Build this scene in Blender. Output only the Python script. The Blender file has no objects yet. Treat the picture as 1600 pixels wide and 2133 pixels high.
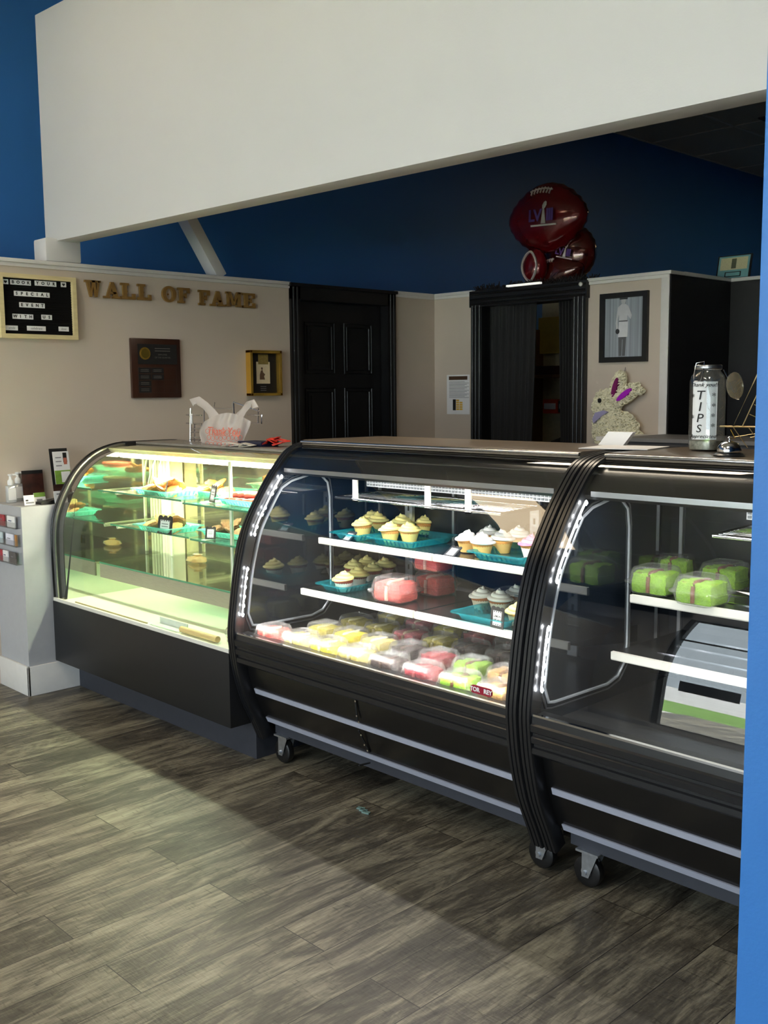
import bpy, bmesh, math, random
from math import sin, cos, pi, radians
from mathutils import Vector, Matrix, noise

random.seed(7)
S = bpy.context.scene
COL = S.collection
# ------------------------------------------------------------------ camera
YAW, PITCH, ROLL, FPX, CAMH = -0.80299187, -0.11840115, -0.0095878, 2117.7, 1.5
_f = Vector((sin(YAW)*cos(PITCH), cos(YAW)*cos(PITCH), sin(PITCH)))
_r = Vector((cos(YAW), -sin(YAW), 0)); _u = _r.cross(_f)
CR = _r*cos(ROLL) + _u*sin(ROLL); CU = -_r*sin(ROLL) + _u*cos(ROLL); CF = _f
cam = bpy.data.cameras.new('camera'); co = bpy.data.objects.new('camera', cam); COL.objects.link(co)
cam.sensor_fit = 'VERTICAL'; cam.sensor_height = 24; cam.sensor_width = 18
cam.lens = 24*FPX/2133; cam.clip_start = .02; cam.clip_end = 200
co.matrix_world = Matrix((( CR.x, CU.x, -CF.x, 0), (CR.y, CU.y, -CF.y, 0), (CR.z, CU.z, -CF.z, CAMH), (0, 0, 0, 1)))
S.camera = co
# ------------------------------------------------------------------ light and exposure
S.view_settings.view_transform = 'Standard'; S.view_settings.look = 'None'
S.view_settings.gamma = 1; S.view_settings.use_curve_mapping = False
S.view_settings.exposure = 0.28
SKY_STRENGTH = 5.0
W = bpy.data.worlds.new('sky'); S.world = W; W.use_nodes = True
bg = W.node_tree.nodes['Background']; bg.inputs[0].default_value = (.80, .90, 1, 1); bg.inputs[1].default_value = SKY_STRENGTH

def lamp(name, kind, loc, energy, color=(1, 1, 1), size=1, size_y=None, target=None, rot=None, spread=None):
    l = bpy.data.lights.new(name, kind); l.energy = energy; l.color = color
    if kind == 'AREA':
        l.shape = 'RECTANGLE'; l.size = size; l.size_y = size_y or size
        if spread: l.spread = spread
    elif kind == 'SUN': l.angle = size
    else: l.shadow_soft_size = size
    o = bpy.data.objects.new(name, l); COL.objects.link(o); o.location = loc
    if target is not None: o.rotation_euler = (Vector(target)-Vector(loc)).to_track_quat('-Z', 'Y').to_euler()
    if rot is not None: o.rotation_euler = rot
    return o
def portal(loc, sx, sy, target):
    o = lamp('window_daylight_portal', 'AREA', loc, 1, size=sx, size_y=sy, target=target); o.data.cycles.is_portal = True
WIN_Y = -3.2; ZLAMP = 3.93
CEIL_LAMPS = [(-4.45, 1.0, ZLAMP, 13, (1, .80, .54), 'above the left front of the shop'), (-3.1, -1.6, ZLAMP, 30, (1, .92, .80), 'added unseen as fill near the street window'), (-1.0, .2, ZLAMP, 26, (1, .93, .84), 'above the viewer'),  # the panel by the street window is an added fill lamp
              (-2.75, 3.5, 2.80, 13, (1, .86, .68), 'added out of view, hung behind the white overhead wall'), (-2.6, 11.0, ZLAMP, 14, (1, .80, .45), 'at the far back of the hall')]  # unseen hung panel, added low and narrow-beamed to spare the blue wall
portal((-1.45, WIN_Y-.02, 1.55), 6.1, 2.9, (-1.45, 5, 1.55))
lamp('sun', 'SUN', (0, -20, 20), 60, (1, .96, .9), .01, target=(-2, -30, 0))
# the sun stands behind the building: it reaches the street only
# ------------------------------------------------------------------ materials
def lin(c):
    return tuple(((v/255)/12.92 if v/255 <= .04045 else ((v/255+.055)/1.055)**2.4) for v in c)
def new_mat(name):
    m = bpy.data.materials.new(name); m.use_nodes = True
    return m, m.node_tree.nodes, m.node_tree.links, m.node_tree.nodes['Principled BSDF']
MATS = {}
def mat(name, rgb, rough=.5, metal=0, var=.06, scale=30, bump=0, bscale=80, spec=.5, coat=0, stretch=None, emit=0, sub=0, aniso=0):
    """rgb in sRGB 0-255; colour gets a faint noise variation"""
    if name in MATS: return MATS[name]
    m, N, L, P = new_mat(name); c = lin(rgb)
    tc = N.new('ShaderNodeTexCoord'); mp = N.new('ShaderNodeMapping'); L.new(tc.outputs['Object'], mp.inputs[0])
    if stretch: mp.inputs['Scale'].default_value = stretch
    nz = N.new('ShaderNodeTexNoise'); nz.inputs['Scale'].default_value = scale; nz.inputs['Detail'].default_value = 3
    L.new(mp.outputs[0], nz.inputs[0])
    rp = N.new('ShaderNodeValToRGB'); rp.color_ramp.elements[0].position = .3; rp.color_ramp.elements[1].position = .7
    rp.color_ramp.elements[0].color = tuple(v*(1-var) for v in c)+(1,); rp.color_ramp.elements[1].color = tuple(min(1, v*(1+var)) for v in c)+(1,)
    L.new(nz.outputs[0], rp.inputs[0]); L.new(rp.outputs[0], P.inputs['Base Color'])
    P.inputs['Roughness'].default_value = rough; P.inputs['Metallic'].default_value = metal
    P.inputs['Specular IOR Level'].default_value = spec; P.inputs['Coat Weight'].default_value = coat
    if emit:
        P.inputs['Emission Color'].default_value = c+(1,); P.inputs['Emission Strength'].default_value = emit
    if sub:
        P.inputs['Subsurface Weight'].default_value = sub; P.inputs['Subsurface Radius'].default_value = (.02, .015, .01); P.inputs['Subsurface Scale'].default_value = .3
    if bump:
        n2 = N.new('ShaderNodeTexNoise'); n2.inputs['Scale'].default_value = bscale; n2.inputs['Detail'].default_value = 3
        L.new(mp.outputs[0], n2.inputs[0]); b = N.new('ShaderNodeBump'); b.inputs['Strength'].default_value = bump; b.inputs['Distance'].default_value = .01
        L.new(n2.outputs[0], b.inputs['Height']); L.new(b.outputs[0], P.inputs['Normal'])
    MATS[name] = m; return m
def thin_glass(name, tint=(1, 1, 1), f0=.04, rough=0.0, diffuse=0, dcol=(1, 1, 1), gain=.96, bump=0, bscale=60):
    """sheet glass / clear plastic: transparent with a fresnel-weighted reflection"""
    if name in MATS: return MATS[name]
    m, N, L, P = new_mat(name); N.remove(P); out = N['Material Output']
    tr = N.new('ShaderNodeBsdfTransparent'); tr.inputs[0].default_value = tint+(1,)
    gl = N.new('ShaderNodeBsdfGlossy'); gl.inputs['Roughness'].default_value = rough
    lw = N.new('ShaderNodeLayerWeight'); lw.inputs[0].default_value = .5
    pw = N.new('ShaderNodeMath'); pw.operation = 'POWER'; pw.inputs[1].default_value = 5; L.new(lw.outputs['Facing'], pw.inputs[0])
    ma = N.new('ShaderNodeMath'); ma.operation = 'MULTIPLY_ADD'; ma.inputs[1].default_value = gain; ma.inputs[2].default_value = f0
    L.new(pw.outputs[0], ma.inputs[0])
    base = tr
    nz = N.new('ShaderNodeTexNoise'); nz.inputs['Scale'].default_value = bscale
    if diffuse:
        df = N.new('ShaderNodeBsdfDiffuse'); tl = N.new('ShaderNodeBsdfTranslucent'); 
        for q in (df, tl): q.inputs['Color'].default_value = dcol+(1,)
        mx0 = N.new('ShaderNodeMixShader'); mx0.inputs[0].default_value = .4; L.new(df.outputs[0], mx0.inputs[1]); L.new(tl.outputs[0], mx0.inputs[2])
        mx1 = N.new('ShaderNodeMixShader')
        v = N.new('ShaderNodeMath'); v.operation = 'MULTIPLY_ADD'; v.inputs[1].default_value = .1; v.inputs[2].default_value = diffuse-.05
        L.new(nz.outputs[0], v.inputs[0]); L.new(v.outputs[0], mx1.inputs[0])
        L.new(tr.outputs[0], mx1.inputs[1]); L.new(mx0.outputs[0], mx1.inputs[2]); base = mx1
    mx = N.new('ShaderNodeMixShader'); L.new(ma.outputs[0], mx.inputs[0]); L.new(base.outputs[0], mx.inputs[1]); L.new(gl.outputs[0], mx.inputs[2])
    if bump:
        b = N.new('ShaderNodeBump'); b.inputs['Strength'].default_value = bump; b.inputs['Distance'].default_value = .01
        L.new(nz.outputs[0], b.inputs['Height']); L.new(b.outputs[0], gl.inputs['Normal'])
    L.new(mx.outputs[0], out.inputs[0]); MATS[name] = m; return m
def emissive(name, rgb, strength):
    if name in MATS: return MATS[name]
    m, N, L, P = new_mat(name); c = lin(rgb)
    P.inputs['Base Color'].default_value = c+(1,); P.inputs['Emission Color'].default_value = c+(1,); P.inputs['Emission Strength'].default_value = strength
    MATS[name] = m; return m

def floor_material():
    m, N, L, P = new_mat('weathered oak vinyl planks')
    tc = N.new('ShaderNodeTexCoord')
    mp = N.new('ShaderNodeMapping'); mp.inputs['Rotation'].default_value = (0, 0, radians(90)); L.new(tc.outputs['Object'], mp.inputs[0])
    br = N.new('ShaderNodeTexBrick'); br.offset = .37; br.offset_frequency = 2
    for k, v in (('Scale', 1), ('Mortar Size', .0014), ('Mortar Smooth', .1), ('Bias', 0), ('Brick Width', 1.22), ('Row Height', .18)): br.inputs[k].default_value = v
    br.inputs['Color1'].default_value = (0, 0, 0, 1); br.inputs['Color2'].default_value = (1, 1, 1, 1); br.inputs['Mortar'].default_value = (.5, .5, .5, 1)
    L.new(mp.outputs[0], br.inputs[0])
    def tex(scale, det, st, rough=.6, dist=0):
        q = N.new('ShaderNodeMapping'); q.inputs['Scale'].default_value = st; L.new(mp.outputs[0], q.inputs[0])
        # every plank gets its own shift of the grain
        ad = N.new('ShaderNodeVectorMath'); ad.operation = 'MULTIPLY_ADD'; L.new(br.outputs['Color'], ad.inputs[0]); ad.inputs[1].default_value = (7, 13, 5); L.new(q.outputs[0], ad.inputs[2])
        n = N.new('ShaderNodeTexNoise'); n.inputs['Scale'].default_value = scale; n.inputs['Detail'].default_value = det; n.inputs['Roughness'].default_value = rough
        n.inputs['Distortion'].default_value = dist
        L.new(ad.outputs[0], n.inputs[0]); return n
    g1 = tex(2.2, 7, (1, 4.5, 1), .68, 1.2); g2 = tex(9, 5, (1.2, 12, 1), .7, .3); g3 = tex(30, 3, (4, .6, 1), .6)
    r1 = N.new('ShaderNodeValToRGB'); E_ = r1.color_ramp.elements
    E_[0].position = .30; E_[0].color = lin((40, 36, 31))+(1,); E_[1].position = .74; E_[1].color = lin((172, 164, 140))+(1,)
    e = r1.color_ramp.elements.new(.48); e.color = lin((86, 80, 69))+(1,)
    m1 = N.new('ShaderNodeMath'); m1.operation = 'MULTIPLY_ADD'; m1.inputs[1].default_value = .38; L.new(g2.outputs[0], m1.inputs[0])
    m0 = N.new('ShaderNodeMath'); m0.operation = 'MULTIPLY'; m0.inputs[1].default_value = .75; L.new(g1.outputs[0], m0.inputs[0]); L.new(m0.outputs[0], m1.inputs[2])
    m2 = N.new('ShaderNodeMath'); m2.operation = 'MULTIPLY_ADD'; m2.inputs[1].default_value = .10; L.new(br.outputs['Color'], m2.inputs[0]); L.new(m1.outputs[0], m2.inputs[2])
    m3 = N.new('ShaderNodeMath'); m3.operation = 'SUBTRACT'; m3.inputs[1].default_value = .11; L.new(m2.outputs[0], m3.inputs[0]); L.new(m3.outputs[0], r1.inputs[0])
    # saw marks across the grain
    r3 = N.new('ShaderNodeValToRGB'); r3.color_ramp.elements[0].position = .60; r3.color_ramp.elements[0].color = (1, 1, 1, 1); r3.color_ramp.elements[1].position = .72; r3.color_ramp.elements[1].color = (.52, .5, .46, 1)
    L.new(g3.outputs[0], r3.inputs[0])
    mx = N.new('ShaderNodeMix'); mx.data_type = 'RGBA'; mx.blend_type = 'MULTIPLY'; mx.inputs[0].default_value = 1
    L.new(r1.outputs[0], mx.inputs[6]); L.new(r3.outputs[0], mx.inputs[7])
    dk = N.new('ShaderNodeMix'); dk.data_type = 'RGBA'; L.new(br.outputs['Fac'], dk.inputs[0]); L.new(mx.outputs[2], dk.inputs[6]); dk.inputs[7].default_value = lin((38, 34, 30))+(1,)
    L.new(dk.outputs[2], P.inputs['Base Color'])
    P.inputs['Roughness'].default_value = .42; P.inputs['Specular IOR Level'].default_value = .45
    b = N.new('ShaderNodeBump'); b.inputs['Strength'].default_value = .25; b.inputs['Distance'].default_value = .004
    s = N.new('ShaderNodeMath'); s.operation = 'SUBTRACT'; L.new(g2.outputs[0], s.inputs[0]); L.new(g3.outputs[0], s.inputs[1]); L.new(s.outputs[0], b.inputs['Height']); L.new(b.outputs[0], P.inputs['Normal'])
    return m

M = dict(
    blue=mat('royal blue wall paint', (52, 114, 186), .45, var=.02, scale=3, bump=.05, bscale=180),
    beige=mat('warm grey wall paint', (204, 191, 176), .55, var=.02, scale=3, bump=.04, bscale=160),
    white=mat('off white wall paint', (206, 205, 204), .5, var=.015, scale=2.5, bump=.05, bscale=160),
    trimw=mat('glossy white trim paint', (226, 224, 220), .35, var=.02),
    black=mat('black paint', (20, 20, 21), .35, var=.1, bump=.04),
    blackwall=mat('matt black wall paint', (30, 30, 31), .6, var=.08),
    ceil=mat('ceiling tile', (190, 184, 172), .9, var=.05, scale=60, bump=.2, bscale=120),
    enamel=mat('black enamel', (17, 17, 18), .28, var=.05, coat=.2),
    rubber=mat('black moulded plastic', (26, 27, 30), .30, var=.06, spec=.6),
    charcoal=mat('charcoal laminate', (54, 56, 64), .55, var=.05),
    blacklam=mat('black laminate', (22, 23, 26), .42, var=.06),
    chrome=mat('chrome', (225, 225, 228), .12, metal=1, var=.02),
    steel=mat('brushed stainless steel', (175, 177, 180), .32, metal=1, var=.06, scale=6, stretch=(1, 40, 1)),
    alu=mat('anodised aluminium', (196, 200, 218), .4, metal=.35, var=.03),
    zinc=mat('zinc plated steel', (200, 205, 212), .3, metal=.9, var=.12, scale=60),
    shelfedge=mat('white shelf lip', (225, 222, 212), .4, var=.03),
    darksteel=mat('dark steel shelf', (90, 92, 95), .22, metal=.8, var=.05),
    gold=mat('polished gold frame', (226, 182, 80), .25, metal=.8, var=.04),
    bronze=mat('antique gold letter', (150, 116, 62), .42, metal=.35, var=.08),
    wood=mat('pale maple', (216, 200, 152), .5, var=.08, scale=12, stretch=(1, 1, 8)),
    darkwood=mat('dark walnut', (58, 34, 24), .3, var=.25, scale=14, stretch=(1, 1, .2), coat=.3),
    felt=mat('black letterboard', (12, 12, 13), .9, var=.1, spec=.15),
    paper=mat('white paper', (236, 236, 236), .7, var=.01),
    ink=mat('black ink', (20, 20, 20), .7, var=.02),
    dim=mat('dim engraving', (92, 88, 84), .6),
    greyink=mat('grey print', (130, 130, 135), .7, var=.02),
    cardblack=mat('black card', (26, 26, 28), .6, var=.05),
    drywhite=mat('white plastic', (235, 236, 236), .4, var=.02),
    rub=mat('black rubber wheel', (22, 22, 23), .35, var=.08),
    curtain=mat('black curtain cloth', (30, 30, 31), .85, var=.1, scale=90),
)
GL = thin_glass('curved display glass', (.96, .97, .97), .085)
GLG = thin_glass('greenish display glass', (.96, .975, .955), .07)
SHELFG = thin_glass('green glass shelf', (.93, .97, .94), .06)
GEDGE = mat('green glass edge', (70, 140, 110), .15, var=.1)
CLAM = thin_glass('clear PET plastic', (.97, .975, .97), .10, .05, diffuse=.07, bump=.5, bscale=160)
TEAL = thin_glass('turquoise tray plastic', (.30, .72, .74), .07, .08, diffuse=.34, dcol=(.03, .50, .58), bump=.15)
AQUA = thin_glass('aqua tray plastic', (.45, .88, .80), .07, .08, diffuse=.38, dcol=(.22, .78, .68), bump=.15)
TUB = thin_glass('frosted tub plastic', (.8, .83, .84), .06, .2, diffuse=.22, dcol=(.8, .83, .86))

# ------------------------------------------------------------------ helpers
def at(px, py, axis, v):
    """ray of the photograph's pixel met with a real plane of the room"""
    d = CF + CR*((px-800)/FPX) - CU*((py-1066.5)/FPX); i = 'xyz'.index(axis); o = Vector((0, 0, CAMH))
    return o + d*((v-o[i])/d[i])
ORG = {}
def org(p):
    while p is not None and p.parent is not None: p = p.parent
    return Vector(ORG.get(p.name, (0, 0, 0))) if p else Vector((0, 0, 0))
def props(o, label=None, cat=None, group=None, kind=None):
    if label: o['label'] = label
    if cat: o['category'] = cat
    if group: o['group'] = group
    if kind: o['kind'] = kind
    return o
def empty(name, loc=(0, 0, 0), label=None, cat=None, group=None, kind=None):
    o = bpy.data.objects.new(name, None); COL.objects.link(o); o.location = loc; o.empty_display_size = .05
    ORG[o.name] = Vector(loc); return props(o, label, cat, group, kind)
class MB:
    def __init__(s): s.v = []; s.f = []
    def add(s, vs, fs):
        b = len(s.v); s.v += [Vector(v) for v in vs]; s.f += [tuple(i+b for i in f) for f in fs]; return s
    def box(s, a, b):
        x0, y0, z0 = a; x1, y1, z1 = b
        if x0 > x1: x0, x1 = x1, x0
        if y0 > y1: y0, y1 = y1, y0
        if z0 > z1: z0, z1 = z1, z0
        return s.add([(x0, y0, z0), (x1, y0, z0), (x1, y1, z0), (x0, y1, z0), (x0, y0, z1), (x1, y0, z1), (x1, y1, z1), (x0, y1, z1)],
                     [(0, 3, 2, 1), (4, 5, 6, 7), (0, 1, 5, 4), (1, 2, 6, 5), (2, 3, 7, 6), (3, 0, 4, 7)])
    def obox(s, c, ax, ay, az):
        """box from centre and three half-extent vectors"""
        c, ax, ay, az = map(Vector, (c, ax, ay, az))
        vs = [c+ax*i+ay*j+az*k for k in (-1, 1) for i, j in ((-1, -1), (1, -1), (1, 1), (-1, 1))]
        return s.add(vs, [(0, 3, 2, 1), (4, 5, 6, 7), (0, 1, 5, 4), (1, 2, 6, 5), (2, 3, 7, 6), (3, 0, 4, 7)])
    def prism(s, poly, d0, d1, f):
        """2-D polygon extruded from d0 to d1; f maps (u, v, d) to a point"""
        n = len(poly); vs = [f(u, v, d0) for u, v in poly]+[f(u, v, d1) for u, v in poly]
        return s.add(vs, [tuple(range(n))[::-1], tuple(range(n, 2*n))]+[(i, (i+1) % n, (i+1) % n+n, i+n) for i in range(n)])
    def xprism(s, poly, x0, x1): return s.prism(poly, x0, x1, lambda u, v, d: (d, u, v))
    def lathe(s, prof, n=24, c=(0, 0, 0), mod=None, capt=True, capb=True):
        c = Vector(c); vs = []; m = len(prof)
        for j, (r, z) in enumerate(prof):
            for i in range(n):
                a = 2*pi*i/n; rr = r*(mod(a, j) if mod else 1); vs.append(c+Vector((rr*cos(a), rr*sin(a), z)))
        fs = [(j*n+i, j*n+(i+1) % n, (j+1)*n+(i+1) % n, (j+1)*n+i) for j in range(m-1) for i in range(n)]
        if capb: fs.append(tuple(range(n))[::-1])
        if capt: fs.append(tuple(range((m-1)*n, m*n)))
        return s.add(vs, fs)
    def tube(s, pts, r, n=8, closed=False):
        pts = [Vector(p) for p in pts]; vs = []; m = len(pts); up = Vector((0, 0, 1))
        for i, p in enumerate(pts):
            a = pts[(i-1) % m] if (i > 0 or closed) else p; b = pts[(i+1) % m] if (i < m-1 or closed) else p
            t = (b-a).normalized(); u = up - t*up.dot(t)
            if u.length < .05: u = Vector((1, 0, 0)) - t*t.x
            u.normalize(); w = t.cross(u); up = u
            rr = r[i] if isinstance(r, (list, tuple)) else r
            vs += [p+(u*cos(2*pi*k/n)+w*sin(2*pi*k/n))*rr for k in range(n)]
        fs = [(i*n+k, i*n+(k+1) % n, ((i+1) % m)*n+(k+1) % n, ((i+1) % m)*n+k) for i in range(m if closed else m-1) for k in range(n)]
        if not closed: fs += [tuple(range(n))[::-1], tuple(range((m-1)*n, m*n))]
        return s.add(vs, fs)
    def ring(s, rings, close=True, caps=(False, False)):
        """loft through equal-length loops"""
        n = len(rings[0]); vs = [p for r in rings for p in r]
        fs = [(j*n+i, j*n+(i+1) % n, (j+1)*n+(i+1) % n, (j+1)*n+i) for j in range(len(rings)-1) for i in range(n if close else n-1)]
        if caps[0]: fs.append(tuple(range(n))[::-1])
        if caps[1]: fs.append(tuple(range((len(rings)-1)*n, len(rings)*n)))
        return s.add(vs, fs)
    def build(s, name, material, parent=None, smooth=None, bevel=0, recalc=True):
        me = bpy.data.meshes.new(name); o = org(parent) if parent else Vector((0, 0, 0))
        me.from_pydata([v-o for v in s.v], [], s.f)
        if recalc:
            bm = bmesh.new(); bm.from_mesh(me); bmesh.ops.recalc_face_normals(bm, faces=bm.faces)
            if bevel: bmesh.ops.bevel(bm, geom=[e for e in bm.edges if len(e.link_faces) == 2 and e.calc_face_angle(0) > .6], offset=bevel, segments=2, affect='EDGES', profile=.6)
            bm.to_mesh(me); bm.free()
        me.materials.append(material)
        if smooth or bevel:
            me.polygons.foreach_set('use_smooth', [True]*len(me.polygons)); me.set_sharp_from_angle(angle=radians(smooth or 40))
        ob = bpy.data.objects.new(name, me); COL.objects.link(ob)
        if parent is not None: ob.parent = parent
        return ob
def fix(ob, label, cat, group=None, origin=None):
    """a thing that is one mesh: move its origin to its base and tag it"""
    vs = ob.data.vertices
    lo = Vector([min(v.co[i] for v in vs) for i in range(3)]); hi = Vector([max(v.co[i] for v in vs) for i in range(3)])
    c = Vector(((lo.x+hi.x)/2, (lo.y+hi.y)/2, lo.z)); ob.data.transform(Matrix.Translation(-c)); ob.location = c
    return props(ob, label, cat, group)
def struct(ob): ob['kind'] = 'structure'; return ob
def copy_tree(o, loc, rz=0, label=None, group=None, scale=None):
    def cp(q, par):
        c = q.copy(); COL.objects.link(c); c.parent = par
        for ch in q.children: cp(ch, c)
        return c
    r = cp(o, None); r.location = loc; r.rotation_euler = (0, 0, rz)
    if scale: r.scale = (scale,)*3
    if label: r['label'] = label
    if group: r['group'] = group
    return r
class Proto:
    """first placement moves the prototype itself, later ones copy it"""
    def __init__(s, o): s.o = o; s.used = False
    def put(s, loc, rz=0, label=None, group=None, scale=None):
        if not s.used:
            s.used = True; s.o.location = loc; s.o.rotation_euler = (0, 0, rz)
            if scale: s.o.scale = (scale,)*3
            if label: s.o['label'] = label
            if group: s.o['group'] = group
            return s.o
        return copy_tree(s.o, loc, rz, label, group, scale)
def basis(wall):
    """(right, up, out) as a viewer of the wall sees them"""
    return {'A': (Vector((0, 1, 0)), Vector((0, 0, 1)), Vector((1, 0, 0))), 'B': (Vector((1, 0, 0)), Vector((0, 0, 1)), Vector((0, -1, 0)))}[wall]
def text_mb(txt, size, o, R, U, Nn, depth=.0006, shear=0, bold=0, align='CENTER', spacing=1):
    cu = bpy.data.curves.new('t', 'FONT'); cu.body = txt; cu.size = size; cu.extrude = depth/2; cu.align_x = align; cu.align_y = 'CENTER'; cu.shear = shear; cu.offset = bold
    cu.resolution_u = 3; cu.space_character = spacing
    ob = bpy.data.objects.new('t', cu); COL.objects.link(ob); dg = bpy.context.evaluated_depsgraph_get()
    me = bpy.data.meshes.new_from_object(ob.evaluated_get(dg)); mb = MB(); o = Vector(o)
    mb.add([o+R*v.co.x+U*v.co.y+Nn*(v.co.z+depth/2) for v in me.vertices], [tuple(p.vertices) for p in me.polygons])
    bpy.data.objects.remove(ob); bpy.data.curves.remove(cu); bpy.data.meshes.remove(me); return mb
def rrect(x0, x1, y0, y1, r, n=5):
    return [(cx+r*cos(a), cy+r*sin(a)) for cx, cy, a0 in ((x1-r, y1-r, 0), (x0+r, y1-r, 90), (x0+r, y0+r, 180), (x1-r, y0+r, 270)) for a in [radians(a0+90*i/n) for i in range(n+1)]]
def offset_profile(pr, d):
    out = []
    for i, p in enumerate(pr):
        a = Vector(pr[max(i-1, 0)]); b = Vector(pr[min(i+1, len(pr)-1)]); t = (b-a).normalized(); n = Vector((-t.y, t.x)) # points to the front (-y)
        out.append((p[0]+n.x*d, p[1]+n.y*d))
    return out
def smooth_profile(pr, k=3):
    out = []
    for i in range(len(pr)-1):
        p0, p1, p2, p3 = (Vector(pr[max(i-1, 0)]), Vector(pr[i]), Vector(pr[i+1]), Vector(pr[min(i+2, len(pr)-1)]))
        for j in range(k):
            t = j/k; out.append(tuple(.5*((2*p1)+(p2-p0)*t+(2*p0-5*p1+4*p2-p3)*t*t+(3*p1-p0-3*p2+p3)*t**3)))
    return out+[tuple(pr[-1])]

XF = -5.12            # face of the partition with the gold letters
YB = 5.47             # face of the partition with the curtained doorway
XB = -5.8             # tall blue wall
ZC = 2.17             # top of the partitions
ZCEIL = 3.98
# ================================================================== SETTING
struct(MB().box((-7.2, -9, -.1), (5, 12.2, 0)).build('floor', floor_material()))
c = MB(); c.box((-6.2, WIN_Y, ZCEIL), (4.2, 12.2, ZCEIL+.08)); ceil = struct(c.build('ceiling', M['ceil']))
g = MB()
for k in range(18): g.box((-5.8, -3.2+k*.9, ZCEIL-.008), (4.2, -3.175+k*.9, ZCEIL))
for k in range(12): g.box((-5.8+k*.9, WIN_Y, ZCEIL-.008), (-5.775+k*.9, 12.2, ZCEIL))
g.build('ceiling_grid', mat('ceiling grid', (205, 200, 190), .5), ceil)
MB().box((-4.6, 9.3, ZCEIL-.012), (-3.4, 10.5, ZCEIL)).build('vent_panel', mat('vent panel', (60, 58, 54), .8), ceil)
struct(MB().box((XB-.15, WIN_Y, 0), (XB, 12.2, ZCEIL)).build('wall_left', M['blue']))
struct(MB().box((XB, 12.05, 0), (4.2, 12.2, ZCEIL)).build('wall_back', M['blue']))
struct(MB().box((4.05, WIN_Y, 0), (4.2, 12.05, ZCEIL)).build('wall_far_side', M['blue']))
struct(MB().box((-.585, 1.2, 0), (4.05, 1.33, ZCEIL)).build('wall_right', M['blue'], bevel=.003))
# storefront wall behind the viewer: low wall, header, mullioned window
w = MB(); w.box((XB, WIN_Y-.12, 0), (4.2, WIN_Y, .12)); w.box((XB, WIN_Y-.12, 3.0), (4.2, WIN_Y, ZCEIL)); w.box((XB-.4, WIN_Y-.12, 0), (-4.5, WIN_Y, ZCEIL)); w.box((1.6, WIN_Y-.12, 0), (4.2, WIN_Y, ZCEIL))
struct(w.build('wall_front', M['white']))
w = MB()
for x in (-4.47, -3.35, -1.9, -.5, .9, 1.55): w.box((x-.03, WIN_Y-.09, .12), (x+.03, WIN_Y-.03, 3.0))
for z in (.14, 2.2, 2.97): w.box((-4.5, WIN_Y-.085, z-.025), (1.6, WIN_Y-.035, z+.025))
win = struct(w.build('window_1', mat('bronze aluminium frame', (44, 42, 40), .4)))
MB().box((-4.5, WIN_Y-.062, .12), (1.6, WIN_Y-.058, 3.0)).build('window_pane', thin_glass('window glass', (.95, .97, .96), .05), win)
sg = MB(); sg.box((-4.3, WIN_Y-.05, .62), (-3.75, WIN_Y-.045, .86))
sg.build('window_poster', mat('dark window poster', (60, 66, 74), .6), win)
# street outside: strip of lawn, pale pavement
t = struct(MB().box((-30, -9.0, -.12), (30, -4.6, -.02)).build('floor_pavement', mat('concrete pavement', (228, 226, 220), .8, var=.08, scale=4)))
t = struct(MB().box((-30, -12.5, -.12), (30, -9.0, -.03)).build('floor_lawn', mat('lawn', (96, 130, 60), .9, var=.3, scale=20)))
t = struct(MB().box((-60, -60, -.12), (60, -12.5, -.04)).build('floor_street', mat('pale street', (190, 190, 190), .85, var=.1, scale=8)))

for lx, ly, lz, en, lc, wh in CEIL_LAMPS:
    fx = empty('ceiling_light', (lx, ly, lz), 'rectangular light panel ' + wh, 'ceiling light')
    hx, hy = (.63, .2) if lz < 3 else (.33, .63)
    MB().box((lx-hx, ly-hy, lz), (lx+hx, ly+hy, lz+.04)).build('light_frame', M['drywhite'], fx)
    if lz < 3:
        for q in (-.5, .5): MB().tube([(lx+q, ly, lz+.04), (lx+q, ly, ZCEIL)], .002, 5).build('suspension_wire', M['chrome'], fx)
    MB().box((lx-hx+.03, ly-hy+.03, lz-.006), (lx+hx-.03, ly+hy-.03, lz)).build('diffuser', emissive('warm diffuser %d' % int(lx*10), tuple(255*v**.7 for v in lc), en/(16 if lz > 3 else 4)), fx)
    lamp('ceiling_panel_light', 'AREA', (lx, ly, lz-.01), en, lc, 2*hx-.06, 2*hy-.06, rot=(0, 0, 0), spread=2.5 if lz < 3 else None)
# partition with gold letters, doorway 1 and returns
yd0, yd1 = 4.125, 5.055
p = MB(); p.box((XF-.12, WIN_Y, 0), (XF, yd0, ZC)); p.box((XF-.12, yd1, 0), (XF, YB, ZC)); p.box((XF-.12, yd0, 2.1), (XF, yd1, ZC))
struct(p.build('wall_partition_left', M['beige']))
p = MB(); p.box((XF-.14, WIN_Y, ZC), (XF+.02, yd0, ZC+.02)); p.box((XF+.0, WIN_Y, ZC-.02), (XF+.010, yd0, ZC))
p.box((XF-.14, yd1, ZC), (XF+.02, YB, ZC+.02)); p.box((XF, yd1, ZC-.02), (XF+.012, YB, ZC))
struct(p.build('trim_1', M['trimw'], bevel=.003))
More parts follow.
